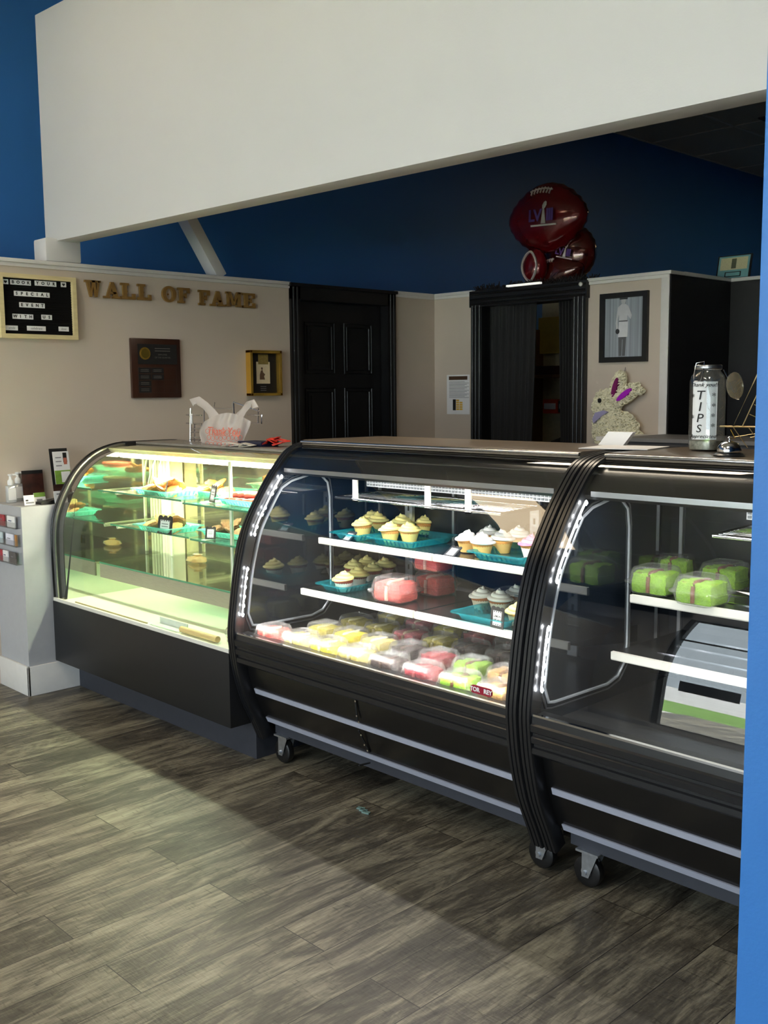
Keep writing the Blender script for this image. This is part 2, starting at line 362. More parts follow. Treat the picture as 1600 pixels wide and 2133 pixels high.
# door 1: black six-panel door with its casing
d = MB()
for a, b in ((yd0, yd0+.075), (yd1-.075, yd1)): d.box((XF-.13, a, 0), (XF+.022, b, 2.165)); 
d.box((XF-.13, yd0, 2.085), (XF+.022, yd1, 2.178)); d.box((XF-.13, yd0-.01, 2.165), (XF+.035, yd1+.01, 2.185))
for q in (.02, .05): d.tube([(XF+.022, yd1-q, 0), (XF+.022, yd1-q, 2.16)], .006); d.tube([(XF+.022, yd0+q, 0), (XF+.022, yd0+q, 2.16)], .006)
door = struct(d.build('door_1', M['black'], smooth=30))
xd = XF-.055; y0, y1 = yd0+.08, yd1-.08; w_ = y1-y0
MB().box((xd-.035, y0, .01), (xd, y1, 2.08)).build('door_leaf', M['black'], door)
for (za, zb) in ((1.62, 1.95), (.95, 1.52), (.2, .8)):
    for ya in (y0+.09, y0+w_/2+.045):
        yb = ya+w_/2-.135; m_ = MB()
        for q, h in ((0, .008), (.022, -.004)):
            lo = (ya+q, za+q); hi = (yb-q, zb-q); loop = [(xd+.004, lo[0], lo[1]), (xd+.004, hi[0], lo[1]), (xd+.004, hi[0], hi[1]), (xd+.004, lo[0], hi[1])]
            m_.tube(loop, .007, 6, closed=True)
        m_.box((xd-.01, ya+.045, za+.045), (xd+.006, yb-.045, zb-.045)); m_.build('door_panel', M['black'], door, smooth=40)
# partition B with curtained doorway 2
xc0, xc1 = -4.745, -3.79; XE = -3.22
p = MB(); p.box((XF-.12, YB, 0), (xc0, YB+.12, ZC)); p.box((xc1, YB, 0), (XE, YB+.12, ZC)); p.box((xc0, YB, 2.12), (xc1, YB+.12, ZC))
struct(p.build('wall_partition_back', M['beige']))
p = MB(); p.box((XF, YB-.02, ZC), (xc0, YB+.14, ZC+.02)); p.box((xc1, YB-.02, ZC), (XE+.02, YB+.14, ZC+.02))
p.box((XF, YB-.012, ZC-.02), (xc0, YB, ZC)); p.box((xc1, YB-.012, ZC-.02), (XE, YB, ZC)); p.box((XE-.05, YB-.010, .0), (XE+.004, YB, ZC))
struct(p.build('trim_2', M['trimw'], bevel=.003))
p = MB()
for a, b in ((xc0, xc0+.10), (xc1-.10, xc1)):
    p.box((a, YB-.03, 0), (b, YB+.13, 2.16))
    for q in (.015, .045, .08): p.tube([(a+q, YB-.03, 0), (a+q, YB-.03, 2.1)], .007)
p.box((xc0-.01, YB-.035, 2.07), (xc1+.01, YB+.13, 2.18))
for q in (2.09, 2.12, 2.16): p.tube([(xc0, YB-.035, q), (xc1, YB-.035, q)], .008)
struct(p.build('door_2', M['black'], smooth=40))
# black return wall and the dark wall further right
YD = 6.2
p = MB(); p.box((XE-.12, YB+.12, 0), (XE, YD, ZC)); p.box((XE-.12, YD, 0), (2.5, YD+.12, ZC)); p.box((XE-.0, YB+.004, 0), (XE+.008, YD, ZC)); struct(p.build('wall_partition_right', M['blackwall']))
p = MB(); p.box((XE-.13, YB+.14, ZC), (XE+.02, YD-.02, ZC+.022)); p.box((XE-.13, YD-.02, ZC), (2.5, YD+.14, ZC+.022)); struct(p.build('trim_3', M['trimw'], bevel=.002))
struct(MB().box((-2.42, YD-.012, 0), (-1.5, YD, 2.0)).build('door_3', M['black']))
# long white soffit wall carried over the cases, with its post and brace
L0, L1 = Vector((XF-.0, 2.564)), Vector((.3, 2.80)); dv = (L1-L0).normalized(); nv = Vector((-dv.y, dv.x))*.115
poly = [L0-dv*.10, L1+dv*.4, L1+dv*.4+nv, L0-dv*.10+nv]
struct(MB().prism([tuple(q) for q in poly], 2.297, 3.45, lambda u, v, dd: (u, v, dd)).build('wall_overhead', M['white'], bevel=.003))
p = MB(); p.box((XF-.12, 2.50, ZC+.02), (XF+.02, 2.70, 2.31)); struct(p.build('trim_4', M['white'], bevel=.012))
b0 = Vector((XF-.06, 3.63, ZC+.02)); b1 = Vector((XF-.06, 3.30, 2.70)); dd = (b1-b0).normalized(); sd = Vector((1, 0, 0)); wd = dd.cross(sd)
struct(MB().obox((b0+b1)/2, sd*.05, wd*.034, (b1-b0)/2).build('trim_5', M['white'], bevel=.004))
# stub counter beside the first case
p = MB(); p.box((XF, 2.16, 0), (-4.80, 3.0, .95)); struct(p.build('wall_stub', mat('stub wall paint', (176, 178, 182), .5, var=.02, bump=.04)))
p = MB()
p.box((XF-.0, 2.146, 0), (-4.786, 2.16, .15)); p.box((-4.80, 2.146, 0), (-4.786, 3.0, .15))
struct(p.build('baseboard_left', M['trimw'], bevel=.003))

# ================================================================== CASES
PR = [(2.425, .092), (2.395, .16), (2.342, .275), (2.308, .40), (2.293, .50), (2.290, .57), (2.303, .67), (2.32, .78), (2.345, .885), (2.38, .985), (2.425, 1.06), (2.48, 1.14), (2.53, 1.20), (2.59, 1.26), (2.65, 1.288), (2.73, 1.30)]
PS = smooth_profile(PR, 3)
def sub_profile(z0, z1=None):
    return [q for q in PS if q[1] >= z0 and (z1 is None or q[1] <= z1)]
BACKY = 3.12
def frame_mb(x0, x1):
    """fluted end moulding swept along the S-profile"""
    n = 24; w = x1-x0
    sec = [(x0, -.05), (x0, -.007)]+[(x0+w*(.03+.94*i/n), {0: -.004, n: -.004, 7: -.006, 8: -.006, 16: -.004, 17: -.004}.get(i, 0)) for i in range(n+1)]+[(x1, -.007), (x1, -.05)]
    path = PS+[(2.80, 1.303), (BACKY, 1.303)]
    rings = []
    offs = {}
    for x, d in sec:
        if d not in offs: offs[d] = offset_profile(path, d)
    for i in range(len(path)):
        rings.append([Vector((x, offs[d][i][0], offs[d][i][1])) for x, d in sec])
    return MB().ring(rings, True, (True, True))
CAST = {}
def caster(x, y, parent):
    wmb = MB()
    prof = [(.018, -.015), (.040, -.016), (.047, -.012), (.050, 0), (.047, .012), (.040, .016), (.018, .015)]
    q = MB().lathe(prof, 28)
    wmb.add([Vector((x+.0+v.x, y+v.z, .05+v.y)) for v in q.v], q.f)
    wh = wmb.build('wheel', M['rub'], parent, smooth=40)
    h = MB()
    q = MB().lathe([(.017, -.018), (.017, .018)], 16); h.add([Vector((x+v.x, y+v.z, .05+v.y)) for v in q.v], q.f)
    h.build('wheel_hub', M['zinc'], wh, smooth=40)
    f = MB()
    for s in (-1, 1):
        f.prism([(x-.012, .035), (x+.012, .035), (x+.045, .118), (x-.012, .118)], y+s*.021-.0015, y+s*.021+.0015, lambda u, v, d: (u, d, v))
        q = MB().lathe([(.007, 0), (.007, .006)], 10); f.add([Vector((x+v.x, y+s*.0225-(v.z if s < 0 else -v.z), .05+v.y)) for v in q.v], q.f)
    f.box((x-.03, y-.03, .113), (x+.05, y+.03, .12)); f.build('caster_fork', M['zinc'], parent, smooth=30)
LEDM = emissive('white LED', (250, 252, 255), 60)
HONEY = mat('white plastic grille', (215, 218, 220), .4, var=.25, scale=120)
def deli_case(x0, x1, label, parts):
    root = empty('refrigerated_display_case', ((x0+x1)/2, 2.7, 0), label, 'display case')
    fw = .045
    for a, b in ((x0, x0+fw), (x1-fw, x1)): frame_mb(a, b).build('end_frame', M['rubber'], root, smooth=50)
    xi0, xi1 = x0+fw, x1-fw
    # end panels: tinted glass in a rounded gasket
    for s, xx in ((1, x0+.012), (-1, x1-.012)):
        ins = offset_profile(PS, -.03); poly = [q for q in ins if q[1] > .5]+[(BACKY, 1.26), (BACKY, .45), (2.34, .45)]
        pan = MB().xprism(poly, min(xx, xx+s*.02), max(xx, xx+s*.02)).build('end_panel', mat('dark mirror glass', (30, 38, 48), .05, metal=.35, var=.05, spec=.9, coat=1), root)
        gk = offset_profile(PS, -.075); gp = [q for q in gk if .62 < q[1] < 1.13]
        f_, l_ = gp[0], gp[-1]; xg = xx+s*.022
        loop = gp+[(l_[0]+.05, l_[1]+.025), (2.70, 1.158), (2.76, 1.155), (2.80, 1.12), (2.81, 1.06), (2.81, .68), (2.80, .62), (2.76, .58), (2.70, .565), (f_[0]+.05, f_[1]-.055), (f_[0]+.02, f_[1]-.05)]
        MB().tube([(xg, q[0], q[1]) for q in loop], .005, 6, closed=True).build('gasket', mat('grey gasket', (150, 155, 160), .3, metal=.3), pan, smooth=50)
        MB().tube([(xg, 2.59+(q[0]-2.59)*1.06, .89+(q[1]-.89)*1.05) for q in loop], .003, 6, closed=True).build('gasket', mat('dark gasket', (60, 62, 66), .3), pan, smooth=50)
        MB().box((min(xg-s*.004, xg-s*.012), 2.84, .516), (max(xg-s*.004, xg-s*.012), BACKY-.055, 1.168)).build('side_liner', mat('dark blue liner', (26, 38, 56), .22, var=.05), pan)
    # lower body: panel following the profile with two trim strips
    q = offset_profile(PS, -.045)
    body = [p_ for p_ in q if .16 < p_[1] < .47]+[(2.5, .47), (2.5, .16)]
    MB().xprism(body, xi0-.005, xi1+.005).build('front_panel', M['enamel'], root, smooth=30)
    MB().box((xi0-.03, 2.50, .12), (xi1+.03, BACKY, .47)).build('cabinet_body', M['enamel'], root)
    MB().box((xi0+.02, 2.47, .118), (xi1-.02, 2.5, .165)).build('plinth_strip', M['charcoal'], root)
    def strip(za, zb, mt, d=.006, name='trim_strip'):
        a = [p_ for p_ in PS if za-.04 < p_[1] < zb+.04]
        def yat(z, off):
            prof = offset_profile(PS, off); 
            for i in range(len(prof)-1):
                if prof[i][1] <= z <= prof[i+1][1]:
                    t_ = (z-prof[i][1])/max(1e-6, prof[i+1][1]-prof[i][1]); return prof[i][0]+t_*(prof[i+1][0]-prof[i][0])
        MB().xprism([(yat(za, -.045+d), za), (yat(zb, -.045+d), zb), (yat(zb, -.05), zb), (yat(za, -.05), za)], xi0+.02, xi1-.02).build(name, mt, root)
    strip(.303, .325, M['alu']); strip(.173, .195, M['alu'])
    # bumper rail below the glass: ribbed extrusion
    rail = [(2.36, .435), (2.31, .435), (2.302, .442), (2.302, .458), (2.308, .462), (2.308, .470), (2.298, .475), (2.296, .492), (2.302, .497), (2.302, .505), (2.294, .51), (2.292, .53), (2.298, .535), (2.300, .556), (2.36, .556)]
    MB().xprism(rail, xi0-.002, xi1+.002).build('bumper_rail', M['rubber'], root, smooth=25)
    strip(.4275, .4315, M['chrome'], .012, 'chrome_line')
    MB().xprism([(2.299, .556), (2.299, .562), (2.312, .562), (2.312, .556)], xi0, xi1).build('glass_channel', M['chrome'], root)
    # curved front glass
    a = [p_ for p_ in offset_profile(PS, -.006) if p_[1] > .556]; b = [p_ for p_ in offset_profile(PS, -.0115) if p_[1] > .556]
    glass = MB(); glass.ring([[Vector((xx, p_[0], p_[1])) for xx in (xi0-.004, xi1+.004)] for p_ in a], False)
    glass.build('curved_glass', GL, root, smooth=60, recalc=False)
    # top counter and black header behind the upper part of the glass
    top = [(2.655, 1.303), (2.655, 1.285), (2.70, 1.28), (BACKY, 1.28), (BACKY, 1.303), (2.67, 1.306)]
    tt = MB().xprism(top, xi0-.0, xi1+.0).build('counter_top', mat('grey brown counter laminate', (120, 108, 94), .3, var=.1, scale=8, coat=.3), root, bevel=.002)
    MB().tube([(xi0, 2.652, 1.297), (xi1, 2.652, 1.297)], .006, 8).build('chrome_edge', M['chrome'], root, smooth=60)
    hd = [p_ for p_ in offset_profile(PS, -.022) if p_[1] > 1.185]
    MB().xprism(hd+[(2.75, 1.28), (2.75, 1.262)]+[(p_[0]+.015, p_[1]-.015) for p_ in hd[::-1]], xi0-.002, xi1+.002).build('header', M['enamel'], root, smooth=40)
    MB().xprism([(2.535, 1.198), (2.535, 1.182), (2.56, 1.178), (2.62, 1.17), (2.62, 1.175), (2.56, 1.188)], xi0+.03, xi1-.01).build('header_lip', M['steel'], root)
    MB().box((xi0, 2.62, 1.17), (xi1, BACKY-.05, 1.2)).build('top_liner', M['enamel'], root)
    # interior: deck, back doors, shelf standards
    MB().box((xi0-.02, 2.315, .47), (xi1+.02, BACKY-.05, .515)).build('deck', parts.get('deck', M['steel']), root)
    bk = MB(); bk.box((xi0-.02, BACKY-.05, .47), (xi1+.02, BACKY, 1.28)); bk.build('rear_panel', mat('dark rear doors', (24, 27, 33), .2, var=.1), root)
    nb = 4
    for k in range(nb):
        xx = xi0+.03+(xi1-xi0-.06)*k/(nb-1); MB().box((xx-.006, BACKY-.06, .53), (xx+.006, BACKY-.05, 1.17)).build('door_stile', M['steel'], root)
    for xx in parts['posts']:
        pm = MB(); pm.box((xx-.021, 3.02, .53), (xx+.021, 3.035, 1.06)); po = pm.build('shelf_standard', M['zinc'], root)
        for k in range(9): MB().box((xx-.004, 3.0185, .60+k*.05), (xx+.004, 3.0205, .622+k*.05)).build('standard_slot', M['ink'], po)
    for (sx0, sx1, sy, sz) in parts['shelves']:
        sh = MB().box((sx0, sy+.012, sz-.006), (sx1, 3.02, sz)).build('shelf', M['darksteel'], root)
        MB().xprism([(sy, sz+.004), (sy, sz-.018), (sy+.003, sz-.022), (sy+.014, sz-.022), (sy+.014, sz+.004)], sx0, sx1).build('shelf_lip', M['shelfedge'], sh)
        for xx in (sx0+.012, sx1-.012): MB().prism([(sy+.016, sz-.008), (3.02, sz-.008), (3.02, sz-.07), (sy+.10, sz-.03)], xx-.0015, xx+.0015, lambda u, v, d: (d, u, v)).build('shelf_bracket', M['steel'], sh)
        if parts.get('slots'):
            for k in range(3):
                for j in range(2): MB().box((sx0+.1+j*.6, sy+.1+k*.11, sz+.0002), (sx0+.5+j*.6, sy+.112+k*.11, sz+.0022)).build('shelf_slot', M['chrome'], sh)
    # evaporator grille, hooks and hanging wire shelf
    gx0, gx1 = parts['grille']
    gm = MB()
    gm.box((gx0, 2.80, 1.118), (gx1, 2.815, 1.172))
    gr = gm.build('honeycomb_grille', HONEY, root)
    cells = MB()
    n = int((gx1-gx0)/.0165)
    for k in range(n):
        for j in range(4):
            cx = gx0+.010+k*.0165; cz = 1.126+j*.0125
            cells.obox((cx, 2.7985, cz), (.0055, 0, 0), (0, .0012, 0), (0, 0, .004))
    cells.build('grille_cells', mat('grille shade', (120, 124, 128), .5), gr)
    wx0, wx1 = parts['rack']
    for xx in parts['hooks']:
        h = MB(); h.box((xx-.014, 2.735, 1.06), (xx+.014, 2.741, 1.172)); h.box((xx-.014, 2.735, 1.06), (xx+.014, 2.79, 1.065)); h.build('rack_hook', M['shelfedge'], root)
    r = MB(); r.tube([(wx0, 2.74, 1.07), (wx1, 2.74, 1.07), (wx1, 2.98, 1.075), (wx0, 2.98, 1.075)], .006, 6, closed=True)
    for k in range(9): r.tube([(wx0, 2.76+k*.027, 1.073), (wx1, 2.76+k*.027, 1.073)], .0028, 5)
    for k in range(5):
        xx = wx0+(wx1-wx0)*k/4; r.tube([(xx, 2.74, 1.068), (xx, 2.98, 1.068)], .0028, 5)
    r.build('wire_rack', M['chrome'], root, smooth=60)
    # LED strips in the front uprights, as beads in a channel
    for s, xx in ((1, xi0+.012), (-1, xi1-.012)):
        for za, zb in ((.60, .83), (.92, 1.165)):
            pr = [p_ for p_ in offset_profile(PS, -.028) if za <= p_[1] <= zb]
            ch = MB().tube([(xx, p_[0], p_[1]) for p_ in pr], .003, 6).build('led_strip', emissive('LED diffuser', (250, 252, 255), 9) if s > 0 else M['drywhite'], root, smooth=60)
            if s > 0:
                nb_ = 7
                for k in range(nb_):
                    p_ = pr[int(k*(len(pr)-1)/(nb_-1))]; q_ = MB().lathe([(.001, -.008), (.004, -.004), (.0052, 0), (.004, .004), (.001, .008)], 8); MB().add([v+Vector((xx+.003, p_[0], p_[1])) for v in q_.v], q_.f).build('led_bead', LEDM, ch, smooth=60)
    # casters
    for cx in parts['casters']: caster(cx, 2.48, root)
    for cx in (x0+.12, x1-.12): caster(cx, 3.02, root)
    # lamps of the case
    lamp('case_top_light', 'AREA', ((xi0+xi1)/2, 2.60, 1.165), parts.get('top', 9), (1, .98, .94), xi1-xi0-.1, .03, target=((xi0+xi1)/2, 2.62, .5))
    lamp('case_sill_light', 'AREA', ((xi0+xi1)/2, 2.335, .60), parts.get('sill', 3.5), (1, .98, .9), xi1-xi0-.1, .02, target=((xi0+xi1)/2, 2.6, .58), spread=2.4)
    return root
X2a, X2b, X3a, X3b = -3.275, -1.819, -1.8135, -.30
case2 = deli_case(X2a, X2b, 'black curved-glass bakery case full of cupcakes and boxed cakes, middle one of the three cases', dict(
    posts=(-2.98, -2.32), shelves=[(-3.19, -2.55, 2.70, .896), (-2.54, -1.92, 2.70, .896), (-3.19, -2.55, 2.60, .697), (-2.54, -1.92, 2.60, .697)],
    grille=(-3.0, -1.90), rack=(-3.12, -2.25), hooks=(-3.0, -2.60, -2.40), casters=(-3.166, -1.86)))
case3 = deli_case(X3a, X3b, 'black curved-glass bakery case with four green cakes, under the tip jar by the blue wall', dict(
    posts=(-1.42, -.7), shelves=[(-1.702, -.42, 2.70, .862), (-1.702, -.42, 2.60, .70)], slots=True,
    grille=(-1.38, -.40), rack=(-1.45, -.6), hooks=(-1.25, -.8), casters=(-1.687, -.45), top=5, side=1.2, sill=1.0))
# lower front panel joint of case 2, scratched edge with clips
j = MB(); jx = -2.585
for (z0, z1) in ((.34, .425), (.205, .30), (.165, .17)):
    j.tube([(jx, 2.345, z1), (jx-.006, 2.36, z0)] if z1 > .3 else [(jx-.006, 2.365, z1), (jx-.008, 2.42, z0)], .0035, 6)
j.build('panel_joint', M['ink'], case2, smooth=60)
for (py_, z_) in ((2.346, .415), (2.352, .36), (2.362, .335), (2.372, .285), (2.388, .245), (2.402, .22)):
    MB().obox((jx+.006, py_-.004, z_), (.003, 0, 0), (0, .003, 0), (0, 0, .003)).build('rivet', M['chrome'], case2)
# maker's badge on the glass
bx, by, bz = at(1005, 1438, 'y', 2.297); R_, U_, N_ = basis('B')
b = MB(); b.prism(rrect(bx-.043, bx+.043, bz-.0125, bz+.0125, .012), 2.290, 2.2945, lambda u, v, d: (u, d, v)); bd = b.build('brand_badge', mat('maroon badge', (150, 22, 50), .4), case2)
text_mb('TOR   REY', .019, (bx, 2.2898, bz), R_, U_, N_, bold=.0006).build('badge_lettering', M['paper'], bd)

# ---- case 1: low curved-glass dry case, warm fluorescent light
C1 = [(2.312, .474), (2.309, .62), (2.309, .776), (2.32, .879), (2.353, .971), (2.418, 1.083), (2.49, 1.159), (2.578, 1.211), (2.686, 1.239), (2.779, 1.243)]
C1S = smooth_profile(C1, 3)
xa, xb = -4.785, -3.275
root = empty('pastry_display_case', ((xa+xb)/2, 2.7, 0), 'low black pastry case with green-tinted glass shelves of cookies, left of the cupcake case', 'display case')
case1 = root
MB().box((xa+.0, 2.42, 0), (xb, 3.02, .165)).build('toe_base', M['charcoal'], root)
MB().box((xa-.002, 2.295, .16), (xb-.0, 3.02, .468)).build('front_panel', M['blacklam'], root, bevel=.002)
MB().box((xa+.01, 2.30, .468), (xb-.005, 2.98, .476)).build('deck', mat('white deck panel', (232, 234, 215), .35, var=.03, scale=3), root)
MB().box((xa+.0, 2.298, .468), (xb-.005, 2.308, .484)).build('glass_channel', M['shelfedge'], root)
fr = MB(); sec = [(xa-.004, -.03), (xa-.004, .003), (xa+.03, .003), (xa+.03, -.004), (xa+.008, -.03)]
ofs = {d_: offset_profile(C1S+[(2.96, 1.243)], d_) for d_ in (-.03, .003, -.004)}
fr.ring([[Vector((x_, ofs[d_][i][0], ofs[d_][i][1])) for x_, d_ in sec] for i in range(len(C1S)+1)], True, (True, True))
fr.build('end_trim', mat('satin steel trim', (150, 150, 148), .28, metal=.9, var=.05), root, smooth=40)
MB().tube([(xa-.004, p_[0], p_[1]) for p_ in offset_profile(C1S+[(2.90, 1.243)], .004)], .0055, 6).build('rim', M['black'], root, smooth=60)
MB().box((xa-.006, 2.72, 1.236), (xa+.05, 3.02, 1.252)).build('end_cap', M['black'], root)
a = offset_profile(C1S, -.006)
MB().ring([[Vector((xx, p_[0], p_[1])) for xx in (xa+.004, xb-.004)] for p_ in a], False).build('curved_glass', GLG, root, smooth=60, recalc=False)
MIR = mat('tinted mirror', (205, 212, 196), .03, metal=1, var=.02)
ins = [q for q in offset_profile(C1S, -.03)]
MB().xprism(ins+[(2.98, 1.235), (2.98, .476), (2.33, .476)], xa+.050, xa+.060).build('mirror_panel', MIR, root)
MB().xprism(ins+[(2.98, 1.235), (2.98, .476), (2.33, .476)], xb-.014, xb-.006).build('end_panel', M['black'], root)
MB().box((xa, 2.98, .468), (xb, 3.0, 1.236)).build('rear_mirror_door', mat('smoked mirror', (205, 200, 168), .06, metal=.9, var=.06), root)
MB().box((xa+.03, 2.77, 1.238), (xb-.01, 3.03, 1.250)).build('counter_top', mat('grey case top', (128, 124, 118), .25, var=.05), root, bevel=.002)
MB().xprism([(2.62, 1.222), (2.95, 1.236), (2.95, 1.2), (2.64, 1.2)], xa+.02, xb-.015).build('lamp_housing', mat('cream enamel', (226, 222, 170), .4), root)
MB().tube([(xa+.08, 2.665, 1.187), (xb-.03, 2.665, 1.187)], .013, 10).build('fluorescent_tube', emissive('warm fluorescent', (255, 248, 205), 14), root, smooth=60)
lamp('fluorescent_light', 'AREA', ((xa+xb)/2, 2.665, 1.17), 32, (1, .935, .72), xb-xa-.2, .04, target=((xa+xb)/2, 2.60, .4))
# corner post
p = MB()
for k in range(4): p.box((xa+.062+k*.028, 2.90, .476), (xa+.084+k*.028, 2.975, 1.2))
p.build('corner_post', mat('cream post', (232, 230, 205), .4, var=.04), root, bevel=.003)
# raised tier with glass top and metal fascia
tf = 2.515; tz = .645
MB().box((-4.70, tf, tz-.075), (xb-.02, tf+.008, tz-.004)).build('tier_fascia', mat('brushed tier fascia', (170, 164, 150), .4, metal=.4, var=.08, stretch=(1, 1, 20)), root)
for (sx0, sx1, y0_, y1_, z_) in ((-4.70, xb-.02, tf, 2.97, tz), (-4.69, -3.97, 2.58, 2.95, .835), (-3.96, xb-.02, 2.58, 2.95, .830), (-4.69, -3.93, 2.52, 2.90, 1.015), (-3.92, xb-.02, 2.52, 2.90, 1.005)):
    sh = MB().box((sx0, y0_, z_-.004), (sx1, y1_, z_+.004)).build('glass_shelf', SHELFG, root)
    MB().box((sx0, y0_-.002, z_-.004), (sx1, y0_, z_+.004)).build('shelf_edge', GEDGE, sh)
for (xx, yy) in ((-3.66, 2.6), (-3.60, 2.88), (-4.60, 2.88)):
    MB().tube([(xx, yy, tz), (xx, yy, 1.2)], .009, 8).build('shelf_post', mat('cream tube', (225, 228, 205), .3, metal=.3), root, smooth=60)
for xx in (-4.66, -3.90):
    for z_ in (.822, .997): MB().tube([(xx, 2.60, z_), (xx, 2.95, z_)], .010, 8).build('shelf_arm', mat('cream tube', (225, 228, 205), .3), root, smooth=60)
for k_, (dx) in enumerate((0, .05)):
    pts = [(-4.70+dx, 2.88, 1.19), (-4.72+dx*1.3, 2.86, 1.12), (-4.71+dx*1.2, 2.85, 1.06), (-4.66+dx, 2.87, 1.02)]
    MB().tube(pts, .006, 6).build('lamp_cable', M['drywhite'], root, smooth=60)
# serrated cutting edge box and thermometer strip lying on the deck -> items
o = MB().box((-3.92, 2.335, .477), (-3.70, 2.385, .479)); o.box((-3.92, 2.380, .479), (-3.70, 2.385, .505))
for k in range(20): o.box((-3.918+k*.011, 2.325, .477), (-3.914+k*.011, 2.336, .480))
fix(o.build('price_comb', mat('clear tag strip', (205, 210, 205), .3)), 'pale toothed plastic strip lying on the lit deck behind the front glass', 'strip')
fix(MB().tube([(-3.69, 2.345, .492), (-3.42, 2.345, .492)], .014, 10).build('rolling_pin', mat('beech dowel', (214, 184, 130), .5, stretch=(.2, 1, 1)), smooth=60), 'light wooden dowel lying along the front edge of the lit deck', 'dowel')
fix(MB().box((-4.62, 2.33, .476), (-3.95, 2.336, .481)).build('deck_rail', mat('brown rail', (150, 130, 95), .5)), 'thin brown strip lying on the lit deck near the front glass', 'strip')

# ================================================================== FOOD
def hull_noise(v, f, a, seed=0): return a*noise.noise(Vector((v.x*f+seed, v.y*f-seed, v.z*f+2*seed)))
def make_cupcake(kind, cake, frost, paper):
    root = empty('cupcake', (0, 0, 0), 'cupcake', 'cupcake')
    w = MB(); n = 48
    prof = [(.024, 0), (.0245, .002), (.030, .020), (.0345, .036)]
    w.lathe(prof, n, mod=lambda a, j: 1+.022*cos(a*24), capt=False); w.build('paper_case', paper, root, smooth=50)
    c = MB().lathe([(.0325, .031), (.0365, .037), (.0360, .042), (.030, .047), (.001, .050)], 24, capb=False); c.build('cake', cake, root, smooth=60)
    f = MB(); m = 34; n = 40; vs = []
    for j in range(m+1):
        t = j/m
        for i in range(n):
            a = 2*pi*i/n; ph = t*3.3*2*pi+a
            r = .0405*(1-t**1.45)*(1-(.35 if t < .04 else 0))*(1+.17*cos(ph)*(1-t*.5)) if j < m else .0004
            z = .042+.036*t+.0035*sin(ph)
            vs.append(Vector((r*cos(a)+.004*t*t*t, r*sin(a)+.002*t*t*t, z)))
    f.v = vs; f.f = [(j*n+i, j*n+(i+1) % n, (j+1)*n+(i+1) % n, (j+1)*n+i) for j in range(m) for i in range(n)]+[tuple(range(n))[::-1]]
    f.build('frosting', frost, root, smooth=75)
    return Proto(root)
FY = mat('pale yellow buttercream', (250, 236, 150), .5, var=.03, bump=.15, sub=.15); FW = mat('white buttercream', (250, 248, 240), .5, var=.02, bump=.15, sub=.15)
FP = mat('pink buttercream', (245, 140, 180), .5, var=.2, scale=60, bump=.15); FC = mat('cream cheese frosting', (240, 238, 222), .5, var=.02, bump=.15)
CG = mat('golden sponge', (226, 160, 80), .8, var=.12, scale=200, bump=.3, bscale=300); CR_ = mat('spiced sponge', (176, 104, 52), .8, var=.15, scale=200, bump=.3, bscale=300)
CV = mat('reddish sponge', (140, 66, 50), .8, var=.12, scale=200, bump=.3, bscale=300)
PY = mat('yellow paper case', (240, 220, 130), .7, var=.04); PW = mat('white paper case', (238, 228, 214), .7, var=.04); PG = mat('glazed golden paper case', (236, 196, 116), .7, var=.04); PP = mat('greaseproof paper case', (226, 212, 180), .7, var=.05)
KY = make_cupcake('y', CG, FY, PY); KR = make_cupcake('r', CV, FY, PW); KW = make_cupcake('w', CG, FW, PG); KB = make_cupcake('b', CR_, FC, PP); KP = make_cupcake('p', CG, FP, PW); KL = make_cupcake('l', CG, FY, PP)

def make_tray(w, d, m_, h=.03):
    """flared serving tray with ribbed sides and a turned-out rim"""
    def loop(x, y, z, r=.018, n=4):
        return [Vector((u, v, z)) for u, v in rrect(-x, x, -y, y, r, n)]
    t = MB(); hw, hd = w/2, d/2
    t.ring([loop(hw-.03, hd-.03, .002), loop(hw-.025, hd-.025, .001), loop(hw-.012, hd-.012, h*.7), loop(hw-.006, hd-.006, h), loop(hw+.006, hd+.006, h+.001), loop(hw+.007, hd+.007, h-.004)], True, (True, False))
    ob = t.build('serving_tray', m_, None, smooth=50)
    r = MB()
    for k in range(int(w/.022)):
        x = -hw+.035+k*.022
        if x < hw-.03:
            for s_ in (-1, 1): r.obox((x, s_*(hd-.017), h*.45), (.003, 0, 0), (0, s_*.0045, h*.3), (0, .0015, 0))
    for k in range(int(d/.022)):
        y = -hd+.035+k*.022
        if y < hd-.03:
            for s_ in (-1, 1): r.obox((s_*(hw-.017), y, h*.45), (0, .003, 0), (s_*.0045, 0, h*.3), (.0015, 0, 0))
    r.build('tray_ribs', m_, ob)
    ORG[ob.name] = Vector((0, 0, 0)); return Proto(ob)
ZU, ZL, ZD = .8966, .6976, .5157
def onz(px, py, z): return at(px, py, 'z', z)
def tagp(o, label, cat, group=None): return props(o, label, cat, group)
TS = make_tray(.245, .275, TEAL); TN = make_tray(.17, .27, TEAL); TA = make_tray(.30, .21, AQUA); TW = make_tray(.15, .2, TEAL)
TRZ = .0005
